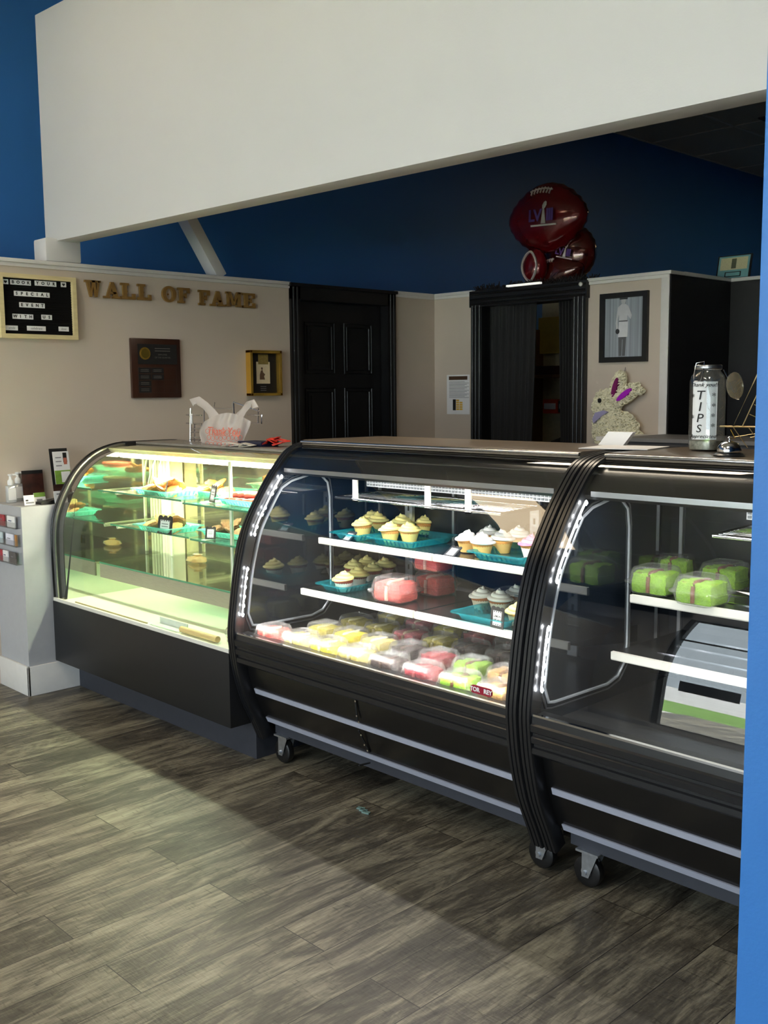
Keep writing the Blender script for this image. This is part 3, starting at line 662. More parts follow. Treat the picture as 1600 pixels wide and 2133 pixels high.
for P_, loc, rz, lab in (
    (TN, (-3.055, 2.855, ZU), 0, 'turquoise tray under three yellow cupcakes, upper left shelf of the middle case'),
    (TS, (-2.805, 2.865, ZU), 0, 'turquoise tray under five yellow cupcakes, upper left shelf of the middle case'),
    (TN, (-3.045, 2.765, ZL), 0, 'turquoise tray of yellow cupcakes in white papers on the lower left shelf'),
    (TS, (-2.27, 2.86, ZU), 0, 'turquoise tray under the white frosted cupcakes on the upper right shelf'),
    (TW, (-2.045, 2.84, ZU), 0, 'small turquoise tray under the pink cupcake by the case frame'),
    (TS, (-2.245, 2.745, ZL), 0, 'turquoise tray of cream frosted cupcakes behind the lemon sign'),
    (TW, (-2.02, 2.72, ZL), 0, 'small turquoise tray beside the lemon sign, under a yellow cupcake')):
    props(P_.put((loc[0], loc[1], loc[2]+TRZ), rz), lab, 'tray', 'turquoise trays in the middle case')
CB = .0035
def cups(K, lst, z, grp):
    for k, (px, py, lab) in enumerate(lst):
        p = onz(px, py, z+CB); K.put((p.x, p.y, z+CB), rz=k*1.9, label=lab, group=grp, scale=1.06+.06*((k*7) % 3)/2)
cups(KY, [(756, 1116, 'yellow frosted cupcake standing nearest the small sign on the upper left shelf'),
          (787, 1107, 'yellow frosted cupcake right behind the one beside the sign, upper left shelf'),
          (770, 1099, 'yellow frosted cupcake with tall peak, rearmost on the left turquoise tray'),
          (813, 1128, 'yellow frosted cupcake at front left corner of the wide tray, upper left shelf'),
          (853, 1129, 'yellow frosted cupcake at front right corner of the wide tray, upper left shelf'),
          (838, 1113, 'yellow frosted cupcake behind the front pair on the wide upper left tray'),
          (886, 1112, 'yellow frosted cupcake at the right rim of the wide upper left tray'),
          (862, 1101, 'yellow frosted cupcake in shade at the back of the wide upper left tray')], ZU, 'yellow cupcakes on the upper left shelf')
cups(KR, [(716, 1231, 'yellow frosted cupcake in white paper, nearest the front of the lower left shelf'),
          (746, 1221, 'yellow frosted cupcake in white paper, second from the front, lower left shelf'),
          (738, 1206, 'yellow frosted cupcake half hidden at the left rim of the lower left tray'),
          (776, 1211, 'yellow frosted cupcake in white paper with a round swirl, middle right of lower left tray'),
          (764, 1197, 'yellow frosted cupcake with sharp peak, rear left of the lower left tray'),
          (802, 1202, 'yellow frosted cupcake at far right rear of the lower left tray, beside pink cake boxes')], ZL, 'yellow cupcakes on the lower left shelf')
cups(KW, [(974, 1149, 'white frosted golden cupcake at the left rim of the upper right tray'),
          (1005, 1157, 'white frosted golden cupcake at the very front of the upper right tray'),
          (1046, 1151, 'white frosted golden cupcake right of the front one, upper right tray'),
          (1018, 1138, 'white frosted golden cupcake in the second row of the upper right tray'),
          (1080, 1141, 'white frosted golden cupcake with ragged top, rear right of upper right tray')], ZU, 'white cupcakes on the upper right shelf')
cups(KP, [(1106, 1160, 'pink frosted cupcake on the small tray, cut by the case frame')], ZU, None)
cups(KB, [(1003, 1268, 'cream frosted brown cupcake at the left of the tray behind the lemon sign'),
          (1041, 1275, 'cream frosted brown cupcake tilted in its paper right behind the lemon sign'),
          (1076, 1266, 'cream frosted brown cupcake at the rear of the lemon sign tray, by the frame')], ZL, 'cream cupcakes on the lower right shelf')
cups(KL, [(1080, 1302, 'yellow frosted cupcake right of the lemon sign, partly behind the case frame')], ZL, None)

# ---- clamshells with cake
def make_clam(w=.145, d=.14, h=.085):
    def loop(s, z, rib=0, r=.034):
        pts = rrect(-w/2*s, w/2*s, -d/2*s, d/2*s, r*s, 6); out = []
        # densify
        full = []
        for i, p in enumerate(pts):
            q = pts[(i+1) % len(pts)]; k = 5 if (Vector(p)-Vector(q)).length > .03 else 1
            for j in range(k): full.append((p[0]+(q[0]-p[0])*j/k, p[1]+(q[1]-p[1])*j/k))
        for i, (x, y) in enumerate(full):
            f = 1-rib*1.5*(i % 2); out.append(Vector((x*f, y*f, z)))
        return out
    root = empty('clamshell_box', (0, 0, 0), 'clear box', 'plastic box')
    b = MB().ring([loop(.72, .001), loop(.82, .004, .03), loop(.92, .028, .03), loop(.97, .034), loop(1.07, .036), loop(1.07, .038)], True, (True, False))
    b.build('box_base', CLAM, root, smooth=35)
    l = MB().ring([loop(1.075, .0385), loop(1.075, .0405), loop(.98, .041), loop(.94, .045, .035), loop(.84, h-.014, .035), loop(.76, h-.004), loop(.60, h), loop(.56, h-.003)], True, (False, True))
    l.build('box_lid', CLAM, root, smooth=35)
    return Proto(root)
KC = make_clam()
def make_cake(rgb, icing, two=True, seed=0, size=.058, brown_on=False):
    """two cut blocks of coarse cake with an icing seam and browned crust"""
    cm = mat('cake crumb %d' % seed, rgb, .75, var=.22, scale=160, bump=.5, bscale=260, sub=.1)
    mb = MB()
    for s_ in (-1, 1):
        bm = bmesh.new(); bmesh.ops.create_cube(bm, size=1); bmesh.ops.subdivide_edges(bm, edges=bm.edges[:], cuts=7, use_grid_fill=True)
        vs = []
        for v in bm.verts:
            p = v.co.copy(); q = p.normalized()*.62; p = p.lerp(q, .28)
            p = Vector((p.x*size*.92+s_*size*.48, p.y*size*1.6, (p.z+.5)*size*1.05+.003))
            p += Vector((hull_noise(p, 60, .004, seed+s_), hull_noise(p, 60, .004, seed+3+s_), hull_noise(p, 50, .005, seed+6+s_)*(1 if p.z > .01 else 0))); p.z = max(.0035, p.z); vs.append(p)
        bm.verts.index_update(); mb.add(vs, [tuple(v.index for v in f.verts) for f in bm.faces]); bm.free()
    o = mb.build('cake_slice', cm, None, smooth=70); ORG[o.name] = Vector((0, 0, 0)); o['category'] = 'cake'
    ic = MB(); n = 10; top = []
    for j in range(n):
        y = -size*.74+size*1.48*j/(n-1)
        top.append((0+hull_noise(Vector((y, 0, seed)), 50, .004), y, size*1.0+.004+hull_noise(Vector((y, 1, seed)), 60, .004)))
    ic.tube(top, [.004]+[.0085]*(n-2)+[.004], 8); 
    ic.tube([(0, -size*.84, .008), (0, -size*.86, size*.6), (0, -size*.80, size*.95)], .006, 8)
    ic.build('icing', mat('icing %d' % seed, icing, .5, var=.08, bump=.2), o, smooth=70)
    if brown_on:
        for s_ in (-1, 1):
            pts = []
            for i_ in range(28):
                t_ = 2*pi*i_/28; k_ = (abs(cos(t_))**4+abs(sin(t_))**4)**-.25
                pts.append((s_*size*.48+cos(t_)*k_*size*.36, sin(t_)*k_*size*.66, size*1.03+.004*noise.noise(Vector((i_*.7, seed, s_)))))
            ic = MB().tube(pts, [.0028+.0014*noise.noise(Vector((i_*.9, 3, s_))) for i_ in range(28)], 5, closed=True); ic.build('crust', mat('browned crust', (140, 92, 40), .8, var=.3, scale=90), o, smooth=70)
    return Proto(o)
KK = dict(red=make_cake((240, 92, 82), (250, 190, 170), seed=1), pale=make_cake((226, 206, 120), (246, 240, 205), seed=2), yellow=make_cake((236, 214, 30), (250, 245, 190), seed=3),
          dark=make_cake((52, 30, 26), (90, 60, 50), seed=4), maroon=make_cake((150, 26, 44), (200, 90, 90), seed=5), lime=make_cake((140, 190, 34), (120, 70, 36), seed=6, brown_on=True),
          tan=make_cake((206, 160, 90), (150, 100, 50), seed=7, brown_on=True), orange=make_cake((240, 176, 40), (250, 220, 130), seed=8), olive=make_cake((190, 176, 60), (225, 215, 150), seed=9), pink=make_cake((214, 110, 120), (230, 190, 160), seed=10))
CN = dict(red='coral red', pale='pale yellow', yellow='bright yellow', dark='chocolate', maroon='dark red', lime='lime green', tan='tan', orange='orange yellow', olive='olive yellow', pink='dusty pink')
def clam(kind, x, y, z, rz, where, grp, scale=1):
    KC.put((x, y, z), rz, 'clear plastic clamshell holding %s cake, %s' % (CN[kind], where), grp+' boxes', scale)
    c = KK[kind].put((x, y, z+.0015), rz, '%s cake inside clear box, %s' % (CN[kind], where), grp+' cakes', scale)
rows = [(2.402, ['red', 'pale', 'yellow', 'pale', 'dark', 'maroon', 'lime', 'tan', ]),
        (2.565, ['olive', 'yellow', 'pale', 'dark', 'maroon', 'lime', 'tan', 'orange']),
        (2.735, ['olive', 'olive', 'pink', 'olive', 'dark', 'dark', 'maroon', 'olive']),
        (2.90, ['pale', 'pink', 'olive', 'maroon', 'dark'])]
RN = ['front row', 'second row', 'third row', 'back row']; ON = ['first', 'second', 'third', 'fourth', 'fifth', 'sixth', 'seventh', 'eighth']
for r_, (yy, kinds) in enumerate(rows):
    for k, kd in enumerate(kinds):
        x = -3.115+k*.163+(.0 if r_ == 0 else .05*(r_ == 1)); 
        if r_ == 1: x = -3.0+k*.155
        if r_ == 2: x = -3.0+k*.155
        if r_ == 3: x = -2.95+k*.158
        clam(kd, x, yy+random.uniform(-.004, .004), ZD, random.uniform(-.09, .09), '%s of the deck %s, %s from the left' % ('on' if 0 else 'in', RN[r_], ON[k]) if False else 'deck %s, %s from the left' % (RN[r_], ON[k]), 'clear cake', .97)
# lower left shelf: a large red cake box in front, two stacked behind
BIG = 1.12
clam('red', -2.735, 2.70, ZL, .1, 'alone at front of the lower left shelf', 'clear cake', 1.18)
clam('red', -2.72, 2.905, ZL, -.05, 'bottom of the stack of two, lower left shelf', 'clear cake', 1.1)
clam('red', -2.725, 2.90, ZL+.0955, .04, 'top of the stack of two, lower left shelf', 'clear cake', 1.05)
# case 3: four lime cakes on the upper shelf
ZC3 = .8626
for px, py, rz, wh in ((1366, 1250, .05, 'left of the front pair, nearest case upper shelf'), (1462, 1272, -.05, 'right of the front pair, nearest case upper shelf'),
                   (1408, 1218, .1, 'left of the rear pair, nearest case upper shelf'), (1510, 1240, .0, 'right of the rear pair, nearest case upper shelf')):
    p = onz(px, py-14, ZC3); clam('lime', p.x, p.y, ZC3, rz, wh, 'lime cake', 1.05)
# translucent tub
t = MB(); L_ = lambda s, z: [Vector((u*s, v*s, z)) for u, v in rrect(-.085, .085, -.06, .06, .02, 5)]
t.ring([L_(.86, .001), L_(.90, .004), L_(.97, .052), L_(1.04, .053), L_(1.04, .062), L_(1.0, .062), L_(.96, .058)], True, (True, False))
tub = t.build('storage_tub', TUB, None, smooth=40); tub.location = (-2.335, 2.93, ZL); props(tub, 'empty translucent plastic tub behind the cupcakes on the lower right shelf', 'container')
# ---- price signs
def sign(loc, rz, lean, txt, label, w=.062, h=.072):
    root = empty('price_sign', loc, label, 'sign', None); root.rotation_euler = (0, 0, rz)
    ORG[root.name] = Vector((0, 0, 0))
    R, U, N = Vector((1, 0, 0)), Vector((0, sin(lean), cos(lean))), Vector((0, -cos(lean), sin(lean)))
    pts = [(-w/2, 0), (w/2, 0), (w/2, h*.86)]
    for k in (2, 1, 0):
        cx = -w/2+w*(k+.5)/3; pts += [(cx+w/6*cos(a), h*.86+w/7*sin(a)) for a in [radians(18*j) for j in range(0, 11)]][1:]
    MB().prism(pts, 0, .002, lambda u, v, d: R*u+U*v-N*d).build('sign_card', M['cardblack'], root)
    wp = MB().prism([(-w*.36, h*.12), (w*.36, h*.12), (w*.36, h*.78), (-w*.36, h*.78)], 0, .0006, lambda u, v, d: R*u+U*v+N*d).build('sign_paper', M['paper'], root)
    dm = MB()
    for k in range(4):
        for zz in (h*.72, h*.14): dm.prism([(-w*.27+k*w*.16, zz), (-w*.19+k*w*.16, zz), (-w*.19+k*w*.16, zz+h*.05), (-w*.27+k*w*.16, zz+h*.05)], .0006, .001, lambda u, v, d: R*u+U*v+N*d)
    dm.prism([(-w*.36, h*.12), (-w*.32, h*.12), (-w*.32, h*.78), (-w*.36, h*.78)], .0006, .001, lambda u, v, d: R*u+U*v+N*d)
    dm.prism([(w*.32, h*.12), (w*.36, h*.12), (w*.36, h*.78), (w*.32, h*.78)], .0006, .001, lambda u, v, d: R*u+U*v+N*d)
    dm.build('sign_border', M['ink'], wp)
    if txt:
        tm = MB()
        for k, line in enumerate(txt): 
            q = text_mb(line, h*.135, U*(h*(.53-.16*k))+N*.0007, R, U, N, .0004, bold=.0002); tm.add(q.v, q.f)
        tm.build('sign_lettering', M['ink'], wp)
    else:
        tm = MB()
        for k in range(2): tm.prism([(-w*.22, h*(.40+.14*k)), (w*.22, h*(.40+.14*k)), (w*.22, h*(.45+.14*k)), (-w*.22, h*(.45+.14*k))], .0006, .001, lambda u, v, d: R*u+U*v+N*d)
        tm.build('sign_lettering', M['greyink'], wp)
    return root
sign((-3.04, 2.712, ZU+.003), -.15, .9, None, 'small black and white sign lying back before the yellow cupcakes, upper left shelf', .06, .056)
sign((-2.475, 2.712, ZU+.003), -.15, .95, None, 'small black and white sign at the left end of the upper right shelf', .06, .056)
sign((-2.155, 2.603, ZL+.0045), -.1, .08, ('LEMON', 'CUPCAKES'), 'upright lemon cupcakes sign on the front lip of the lower right shelf', .062, .075)
ZT, ZM = 1.0195, .8395
def sg1(px, py, z, rz, lean, label, w=.06, h=.066):
    p = onz(px, py, z); sign((p.x, p.y, z+.001), rz, lean, None, label, w, h)
sg1(343, 1036, ZT, -.5, .2, 'small striped sign before the golden cookies, top glass shelf of the low case', .06, .078)
sg1(441, 1047, ZT-.01, -.2, .2, 'small striped sign between two trays, top glass shelf of the low case', .066, .082)
sg1(342, 1113, ZM, .1, .15, 'wide striped sign before the brown cookies, middle glass shelf of the low case', .108, .085)
sg1(438, 1124, ZM-.005, .6, .2, 'narrow striped sign turned sideways at the right of the middle glass shelf', .05, .06)
# ---- cookies on aqua trays in case 1
def cookie_mesh(seed, r, m_, flat=.28):
    bm = bmesh.new(); bmesh.ops.create_icosphere(bm, subdivisions=3, radius=1); vs = []
    for v in bm.verts:
        q = Vector((v.co.x*r, v.co.y*r, v.co.z*r*flat)); k = 1+hull_noise(v.co, 2.2, .28, seed)+hull_noise(v.co, 6, .10, seed+4)
        vs.append(Vector((q.x*k, q.y*k, (q.z*k+r*flat*.9))))
    mb = MB().add(vs, [tuple(v.index for v in f.verts) for f in bm.faces]); bm.free(); o = mb.build('cookie', m_, None, smooth=80); o['category'] = 'cookie'; ORG[o.name] = Vector((0, 0, 0)); return o
GC = mat('golden cookie', (206, 136, 56), .7, var=.28, scale=110, bump=.5, bscale=200); BC = mat('oatmeal cookie', (168, 120, 66), .8, var=.3, scale=130, bump=.6, bscale=240); DC = mat('dark cookie', (110, 74, 44), .8, var=.35, scale=110, bump=.6, bscale=240)
def pile(proto_mat, cx, cy, z, spots, names, grp, r=.042, tilt=1.1, seed=0):
    a = [Proto(cookie_mesh(seed+k, r*1.05, proto_mat, .26)) for k in range(2)]
    for k, (dx, dy, dz, ax) in enumerate(spots):
        o = a[k % 2].put((cx+dx, cy+dy, z+dz), k*1.1, names[k], grp); o.rotation_euler = (ax*tilt, ax*.5*tilt, k*1.1)
SP = [(-.09, -.035, .008, .4), (-.032, -.045, .010, -.5), (.030, -.04, .008, .5), (.09, -.025, .010, -.4), (-.06, .01, .034, -.4), (.0, .0, .040, .5), (.06, .01, .034, -.6)]
POSN = ['leftmost', 'second from left', 'third from left', 'rightmost', 'upper left, on top', 'upper middle, on top', 'upper right, on top']
def cookie_tray(px0, py0, z, mt, what, where, rz=0, n=7, seed=0, r=.042, dy=.105):
    p = onz(px0, py0, z) ; cx, cy = p.x-.045, p.y+dy
    props(TA.put((cx, cy, z+.0008), rz), 'aqua plastic tray of %ss, %s' % (what, where), 'tray', 'aqua trays in the low case')
    if n: pile(mt, cx, cy, z+.006, SP[:n], ['%s, %s of the pile, %s' % (what, POSN[k], where) for k in range(n)], '%ss, %s' % (what, where), r, seed=seed)
    return cx, cy
cookie_tray(318, 1036, ZT, GC, 'golden cookie', 'top glass shelf centre', seed=1)
cookie_tray(322, 1112, ZM, BC, 'brown cookie', 'middle glass shelf centre', seed=11)
props(TA.put((-4.03, 2.80, 1.0102), .1), 'aqua plastic tray at the rear of the top glass shelf, under golden cookies', 'tray', 'aqua trays in the low case')
pile(GC, -4.03, 2.80, 1.016, SP[:6], ['golden cookie in the rear pile of the top glass shelf, %s' % POSN[k] for k in range(6)], 'golden cookies at the rear of the top shelf', .042, seed=21)
props(TA.put((-3.86, 2.76, .8352), .1), 'aqua plastic tray at the right rear of the middle glass shelf, dark cookies in it', 'tray', 'aqua trays in the low case')
pile(DC, -3.86, 2.76, .841, SP[:6], ['dark cookie in the rear pile of the middle glass shelf, %s' % POSN[k] for k in range(6)], 'dark cookies at the rear of the middle shelf', .042, seed=31)
# reddish stick pastries
props(TA.put((-3.58, 2.665, 1.0102), .0), 'aqua plastic tray of reddish stick pastries, right end of the top glass shelf', 'tray', 'aqua trays in the low case')
props(TA.put((-3.47, 2.70, .8352), .0), 'empty aqua tray at the right end of the middle glass shelf, by the case frame', 'tray', 'aqua trays in the low case')
SM = mat('cinnamon pastry stick', (150, 62, 44), .5, var=.2, scale=80, bump=.3)
s_ = MB().tube([(-.07, 0, .013), (-.06, 0, .013), (0, .001, .014), (.06, 0, .013), (.07, 0, .013)], [.009, .0125, .0135, .0125, .009], 10).build('pastry_stick', SM, None, smooth=60)
s_['category'] = 'pastry'; ORG[s_.name] = Vector((0, 0, 0)); KS = Proto(s_)
for k, (dx, dy, dz, a) in enumerate([(-.07, -.035, 0, .9), (-.03, -.03, 0, .85), (.012, -.025, 0, .9), (.055, -.02, 0, .95), (-.045, -.01, .024, .95), (.0, -.005, .024, .85), (.04, 0, .024, .9)]):
    KS.put((-3.58+dx, 2.67+dy, 1.017+dz), a, 'reddish brown pastry stick, %s of the pile on the top glass shelf' % POSN[k], 'pastry sticks')
# round pastry boxes on the lit deck at right
def round_tub(x, y, z, lab, lab2):
    r = empty('round_pastry_tub', (x, y, z), lab, 'plastic box', 'round tubs on the lit deck')
    MB().lathe([(.036, z), (.042, z+.03), (.045, z+.032)], 24, (x, y, 0), capt=False, mod=lambda a, j: 1+.02*cos(12*a)).build('tub_base', CLAM, r, smooth=50)
    MB().lathe([(.046, z+.033), (.043, z+.037), (.038, z+.055), (.001, z+.060)], 24, (x, y, 0), capb=False, mod=lambda a, j: 1+.02*cos(12*a)).build('tub_lid', CLAM, r, smooth=50)
    c = cookie_mesh(int(x*100), .032, mat('caramel bun', (196, 130, 76), .6, var=.25, scale=60, bump=.3), .55); c.name = 'iced_bun'; c.location = (x, y, z+.002)
    props(c, lab2, 'bun', 'buns in round tubs')
round_tub(-3.40, 2.42, .4765, 'small round clear tub holding a bun, standing on the lit deck by the frame', 'caramel bun inside the lower round tub on the lit deck')
round_tub(-3.42, 2.53, .4765, 'small round clear tub farther back on the lit deck, holding a bun', 'caramel bun inside the rear round tub on the lit deck')
# bagged pastry under the middle shelf
o = MB(); o.lathe([(.03, 0), (.045, .015), (.04, .035), (.012, .05), (.02, .06)], 18, mod=lambda a, j: 1+.12*cos(3*a+j)); o.v = [Vector((-4.30+v.x*1.5, 2.84+v.y, .6495+v.z*.7)) for v in o.v]
fix(o.build('bagged_pastry', thin_glass('cellophane with pastry', (.9, .8, .6), .08, .05, diffuse=.5, dcol=(.75, .5, .25), bump=.6), smooth=60), 'cellophane bag of pastries on the glass tier near the corner post', 'bag')

# ================================================================== LETTERS AND FRAMES ON THE LEFT PARTITION
def slab_letter(ch):
    """rectangles / polygons of a bold slab-serif capital in a unit-high box; returns (polys, width)"""
    R = lambda x0, y0, x1, y1: [(x0, y0), (x1, y0), (x1, y1), (x0, y1)]
    if ch == 'L': return [R(.12, 0, .36, 1), R(0, 0, .85, .17), R(0, .85, .48, 1), R(.68, 0, .85, .36)], .85
    if ch in 'FE':
        P_ = [R(.12, 0, .36, 1), R(0, 0, .48, .15), R(0, .85, .85, 1), R(.68, .66, .85, 1), R(.3, .43, .6, .57), R(.5, .34, .62, .66)]
        if ch == 'E': P_ += [R(0, 0, .87, .15), R(.70, 0, .87, .34)]
        return P_, .87
    if ch == 'A': return [[(.10, 0), (.27, 0), (.55, .85), (.42, 1)], [(.60, 0), (.88, 0), (.60, 1), (.40, 1)], R(-.03, 0, .36, .13), R(.50, 0, 1.0, .13), R(.28, .27, .72, .40)], .97
    if ch == 'W': return [[(0+.08, 1), (.34, 1), (.50, 0), (.36, 0)], [(.36, 0), (.50, 0), (.70, .9), (.60, 1)], [(.52, 1), (.78, 1), (.94, 0), (.80, 0)], [(.80, 0), (.94, 0), (1.17, 1), (1.02, 1)], R(-.03, .87, .45, 1), R(.47, .87, .87, 1), R(.94, .87, 1.26, 1)], 1.24
    if ch == 'M': return [R(.10, 0, .25, 1), R(.86, 0, 1.10, 1), [(.10, 1), (.36, 1), (.66, .1), (.50, .1)], [(.50, .1), (.66, .1), (.98, 1), (.84, 1)], R(0, 0, .36, .13), R(.76, 0, 1.2, .13), R(0, .87, .3, 1), R(.9, .87, 1.2, 1)], 1.2
    if ch == 'O':
        n = 28; out = []
        for i in range(n):
            a, b = 2*pi*i/n, 2*pi*(i+1)/n
            out.append([(.47+.47*cos(a), .5+.52*sin(a)), (.47+.47*cos(b), .5+.52*sin(b)), (.47+.22*cos(b), .5+.36*sin(b)), (.47+.22*cos(a), .5+.36*sin(a))])
        return out, .94
LET = [('W', 177, 208, 584, 619, 'first letter, W of WALL'), ('A', 216, 248, 588, 622, 'A of the word WALL'), ('L', 251, 280, 590, 624, 'first L of the word WALL'), ('L', 286, 313, 592, 626, 'second L of the word WALL'),
       ('O', 337, 365, 596, 630, 'O of the word OF'), ('F', 370, 394, 600, 632, 'F of the word OF'), ('F', 413, 436, 604, 637, 'F of the word FAME'), ('A', 438, 466, 606, 639, 'A of the word FAME'), ('M', 470, 502, 608, 640, 'M of the word FAME'), ('E', 505, 530, 611, 642, 'last letter, E of FAME')]
for ch, xl, xr, yt, yb, lab in LET:
    a = at(xl, yb-1, 'x', XF+.01); b = at(xr, yt+1, 'x', XF+.01); polys, wd = slab_letter(ch); hh = b.z-a.z; ww = b.y-a.y; hh = .088; z0 = (a.z+b.z)/2-hh/2
    m_ = MB()
    for k, pl in enumerate(polys): m_.prism([(a.y+u/wd*ww, z0+v*hh) for u, v in pl], XF+.006+.0001*(k % 3), XF+.020+.0001*(k % 3), lambda u, v, d: (d, u, v))
    m_.box((XF, (a.y+b.y)/2-.004, z0+hh*.45), (XF+.008, (a.y+b.y)/2+.004, z0+hh*.55))
    fix(m_.build('wooden_letter', M['bronze']), 'antique gold slab letter on the wall, '+lab, 'letter', 'wall letters')
# letter board
R_, U_, N_ = basis('A')
y0, y1, z0, z1 = 2.235, 2.655, 1.787, 2.112
root = empty('letter_board', (XF, (y0+y1)/2, z0), 'black letter board in a pale wooden frame saying book your special event', 'letter board')
f = MB(); t_ = .022
f.box((XF, y0, z0), (XF+.034, y1, z0+t_)); f.box((XF, y0, z1-t_), (XF+.034, y1, z1)); f.box((XF, y0, z0+t_), (XF+.034, y0+t_, z1-t_)); f.box((XF, y1-t_, z0+t_), (XF+.034, y1, z1-t_))
f.build('board_frame', M['wood'], root)
fm = MB(); fm.box((XF+.004, y0+t_, z0+t_), (XF+.012, y1-t_, z1-t_))
for k in range(22): fm.box((XF+.012, y0+t_, z0+t_+.006+k*.0127), (XF+.0145, y1-t_, z0+t_+.013+k*.0127))
felt = fm.build('felt_panel', M['felt'], root)
BX = XF+.0145
def tilestrip(txt, px0, px1, py, col=None):
    c0 = at(px0, py, 'x', BX); c1 = at(px1, py, 'x', BX); zc = (c0.z+c1.z)/2; h_ = .0125; n = len(txt)
    tm = MB().box((BX, c0.y, zc-h_), (BX+.0015, c1.y, zc+h_)).build('letter_tile', M['paper'], felt)
    tx = MB(); n = len(txt)
    for k, ch in enumerate(txt):
        yy = c0.y+(c1.y-c0.y)*(k+.5)/n; q = text_mb(ch, .021, (BX+.0017, yy, zc), R_, U_, N_, .0006, bold=.0008); tx.add(q.v, q.f)
    tx.build('tile_lettering', M['ink'], tm)
tilestrip('BOOK', 21, 64, 588.5); tilestrip('YOUR', 72, 117, 591); tilestrip('SPECIAL', 29, 103, 613); tilestrip('EVENT', 40, 93, 636); tilestrip('WITH', 26, 69, 659.5); tilestrip('US', 86, 108, 661)
def heart(px, py):
    c_ = at(px, py, 'x', BX); tm = MB().box((BX, c_.y-.015, c_.z-.0125), (BX+.0015, c_.y+.015, c_.z+.0125)).build('letter_tile', M['paper'], felt)
    pts = [(.0085*(16*sin(t)**3)/16, .0085*(13*cos(t)-5*cos(2*t)-2*cos(3*t)-cos(4*t))/16) for t in [2*pi*i/24 for i in range(24)]]
    MB().prism([(c_.y+u, c_.z+v) for u, v in pts], BX+.0015, BX+.0022, lambda u, v, d: (d, u, v)).build('heart', M['ink'], tm)
heart(11, 586.5); heart(132, 593)
for px0, px1, py, tx_ in ((11, 37, 682.5, 'smile'), (56, 95, 683.5, 'celebrate'), (122, 143, 685, 'love')):
    c0 = at(px0, py, 'x', BX); c1 = at(px1, py, 'x', BX); zc = c0.z
    tm = MB().box((BX, c0.y, zc-.012), (BX+.0015, c1.y, zc+.012)).build('letter_tile', M['paper'], felt)
    text_mb(tx_, .017, (BX+.0017, (c0.y+c1.y)/2, zc), R_, U_, N_, .0005, shear=.3).build('tile_lettering', M['greyink'], tm)
# plaque
y0, y1, z0, z1 = 2.975, 3.295, 1.474, 1.808
root = empty('award_plaque', (XF, (y0+y1)/2, z0), 'dark walnut plaque with black nameplates and a gold seal, under the gold letters', 'plaque')
MB().box((XF, y0, z0), (XF+.022, y1, z1)).build('plaque_board', M['darkwood'], root, bevel=.005)
MB().box((XF+.022, y0+.04, z1-.145), (XF+.0235, y1-.025, z1-.032)).build('title_plate', M['ink'], root)
n = 48; cy, cz = y0+.085, z1-.085
MB().prism([(cy+(.034+.0018*(i % 2))*cos(2*pi*i/n), cz+(.034+.0018*(i % 2))*sin(2*pi*i/n)) for i in range(n)], XF+.0235, XF+.026, lambda u, v, d: (d, u, v)).build('gold_seal', M['gold'], root)
MB().prism([(cy+.026*cos(2*pi*i/n), cz+.026*sin(2*pi*i/n)) for i in range(n)], XF+.026, XF+.0272, lambda u, v, d: (d, u, v)).build('seal_center', mat('olive gold seal', (120, 104, 40), .4, metal=.6), root)
tm = MB()
for k, ln in enumerate(('', 'EMPLOYEE', 'OF THE QUARTER')):
    if ln: q = text_mb(ln, .0125, (XF+.0238, y0+.20, z1-.075-k*.016), R_, U_, N_, .0004); tm.add(q.v, q.f)
for k in range(2): tm.box((XF+.0235, y0+.15, z1-.058-k*.014), (XF+.0239, y0+.25, z1-.053-k*.014))
tm.build('plate_lettering', M['dim'], root)
for rr in range(4):
    for cc in range(3):
        ya = y0+.042+cc*.083; za = z1-.195-rr*.036
        if (rr, cc) in ((0, 0), (1, 0), (2, 0), (3, 0), (0, 1), (1, 1)):
            pl = MB().box((XF+.022, ya, za), (XF+.0232, ya+.077, za+.030)).build('name_plate', M['ink'], root)
            q = MB()
            for k in range(2): q.box((XF+.0232, ya+.012, za+.009+k*.009), (XF+.0235, ya+.064, za+.012+k*.009))
            q.build('plate_lettering', M['dim'], pl)
ln = MB()
for k in range(5): ln.box((XF+.022, y0+.038, z1-.163-k*.036), (XF+.0226, y1-.026, z1-.1615-k*.036))
for k in range(4): ln.box((XF+.022, y0+.038+k*.083, z1-.307), (XF+.0226, y0+.0395+k*.083, z1-.163))
ln.build('engraved_border', mat('dull bronze line', (70, 62, 56), .5, metal=.4), root)
# gold framed award
y0, y1, z0, z1 = 3.775, 4.02, 1.478, 1.757
root = empty('gold_picture_frame', (XF, (y0+y1)/2, z0), 'deep gold shadow-box frame with a small sepia picture, beside the black door', 'picture frame')
f = MB(); t_ = .018; dp = .05
for a, b, c_, d_ in ((y0, z0, y1, z0+t_), (y0, z1-t_, y1, z1), (y0, z0, y0+t_, z1), (y1-t_, z0, y1, z1)): f.box((XF, a, b), (XF+dp, c_, d_))
f.build('frame_moulding', M['gold'], root, bevel=.003)
MB().box((XF+.004, y0+t_, z0+t_), (XF+.012, y1-t_, z1-t_)).build('black_mount', M['ink'], root)
cx = (y0+y1)/2
pc = MB().box((XF+.012, cx-.052, z0+.075), (XF+.014, cx+.052, z1-.07)).build('picture_card', mat('ivory card', (226, 212, 180), .7), root)
fg = MB(); fgz = z0+.1
fg.prism([(cx-.028, fgz), (cx+.012, fgz), (cx+.005, fgz+.02), (cx+.014, fgz+.032), (cx-.002, fgz+.045), (cx-.005, fgz+.060), (cx-.018, fgz+.055), (cx-.027, fgz+.03)], XF+.014, XF+.0146, lambda u, v, d: (d, u, v))
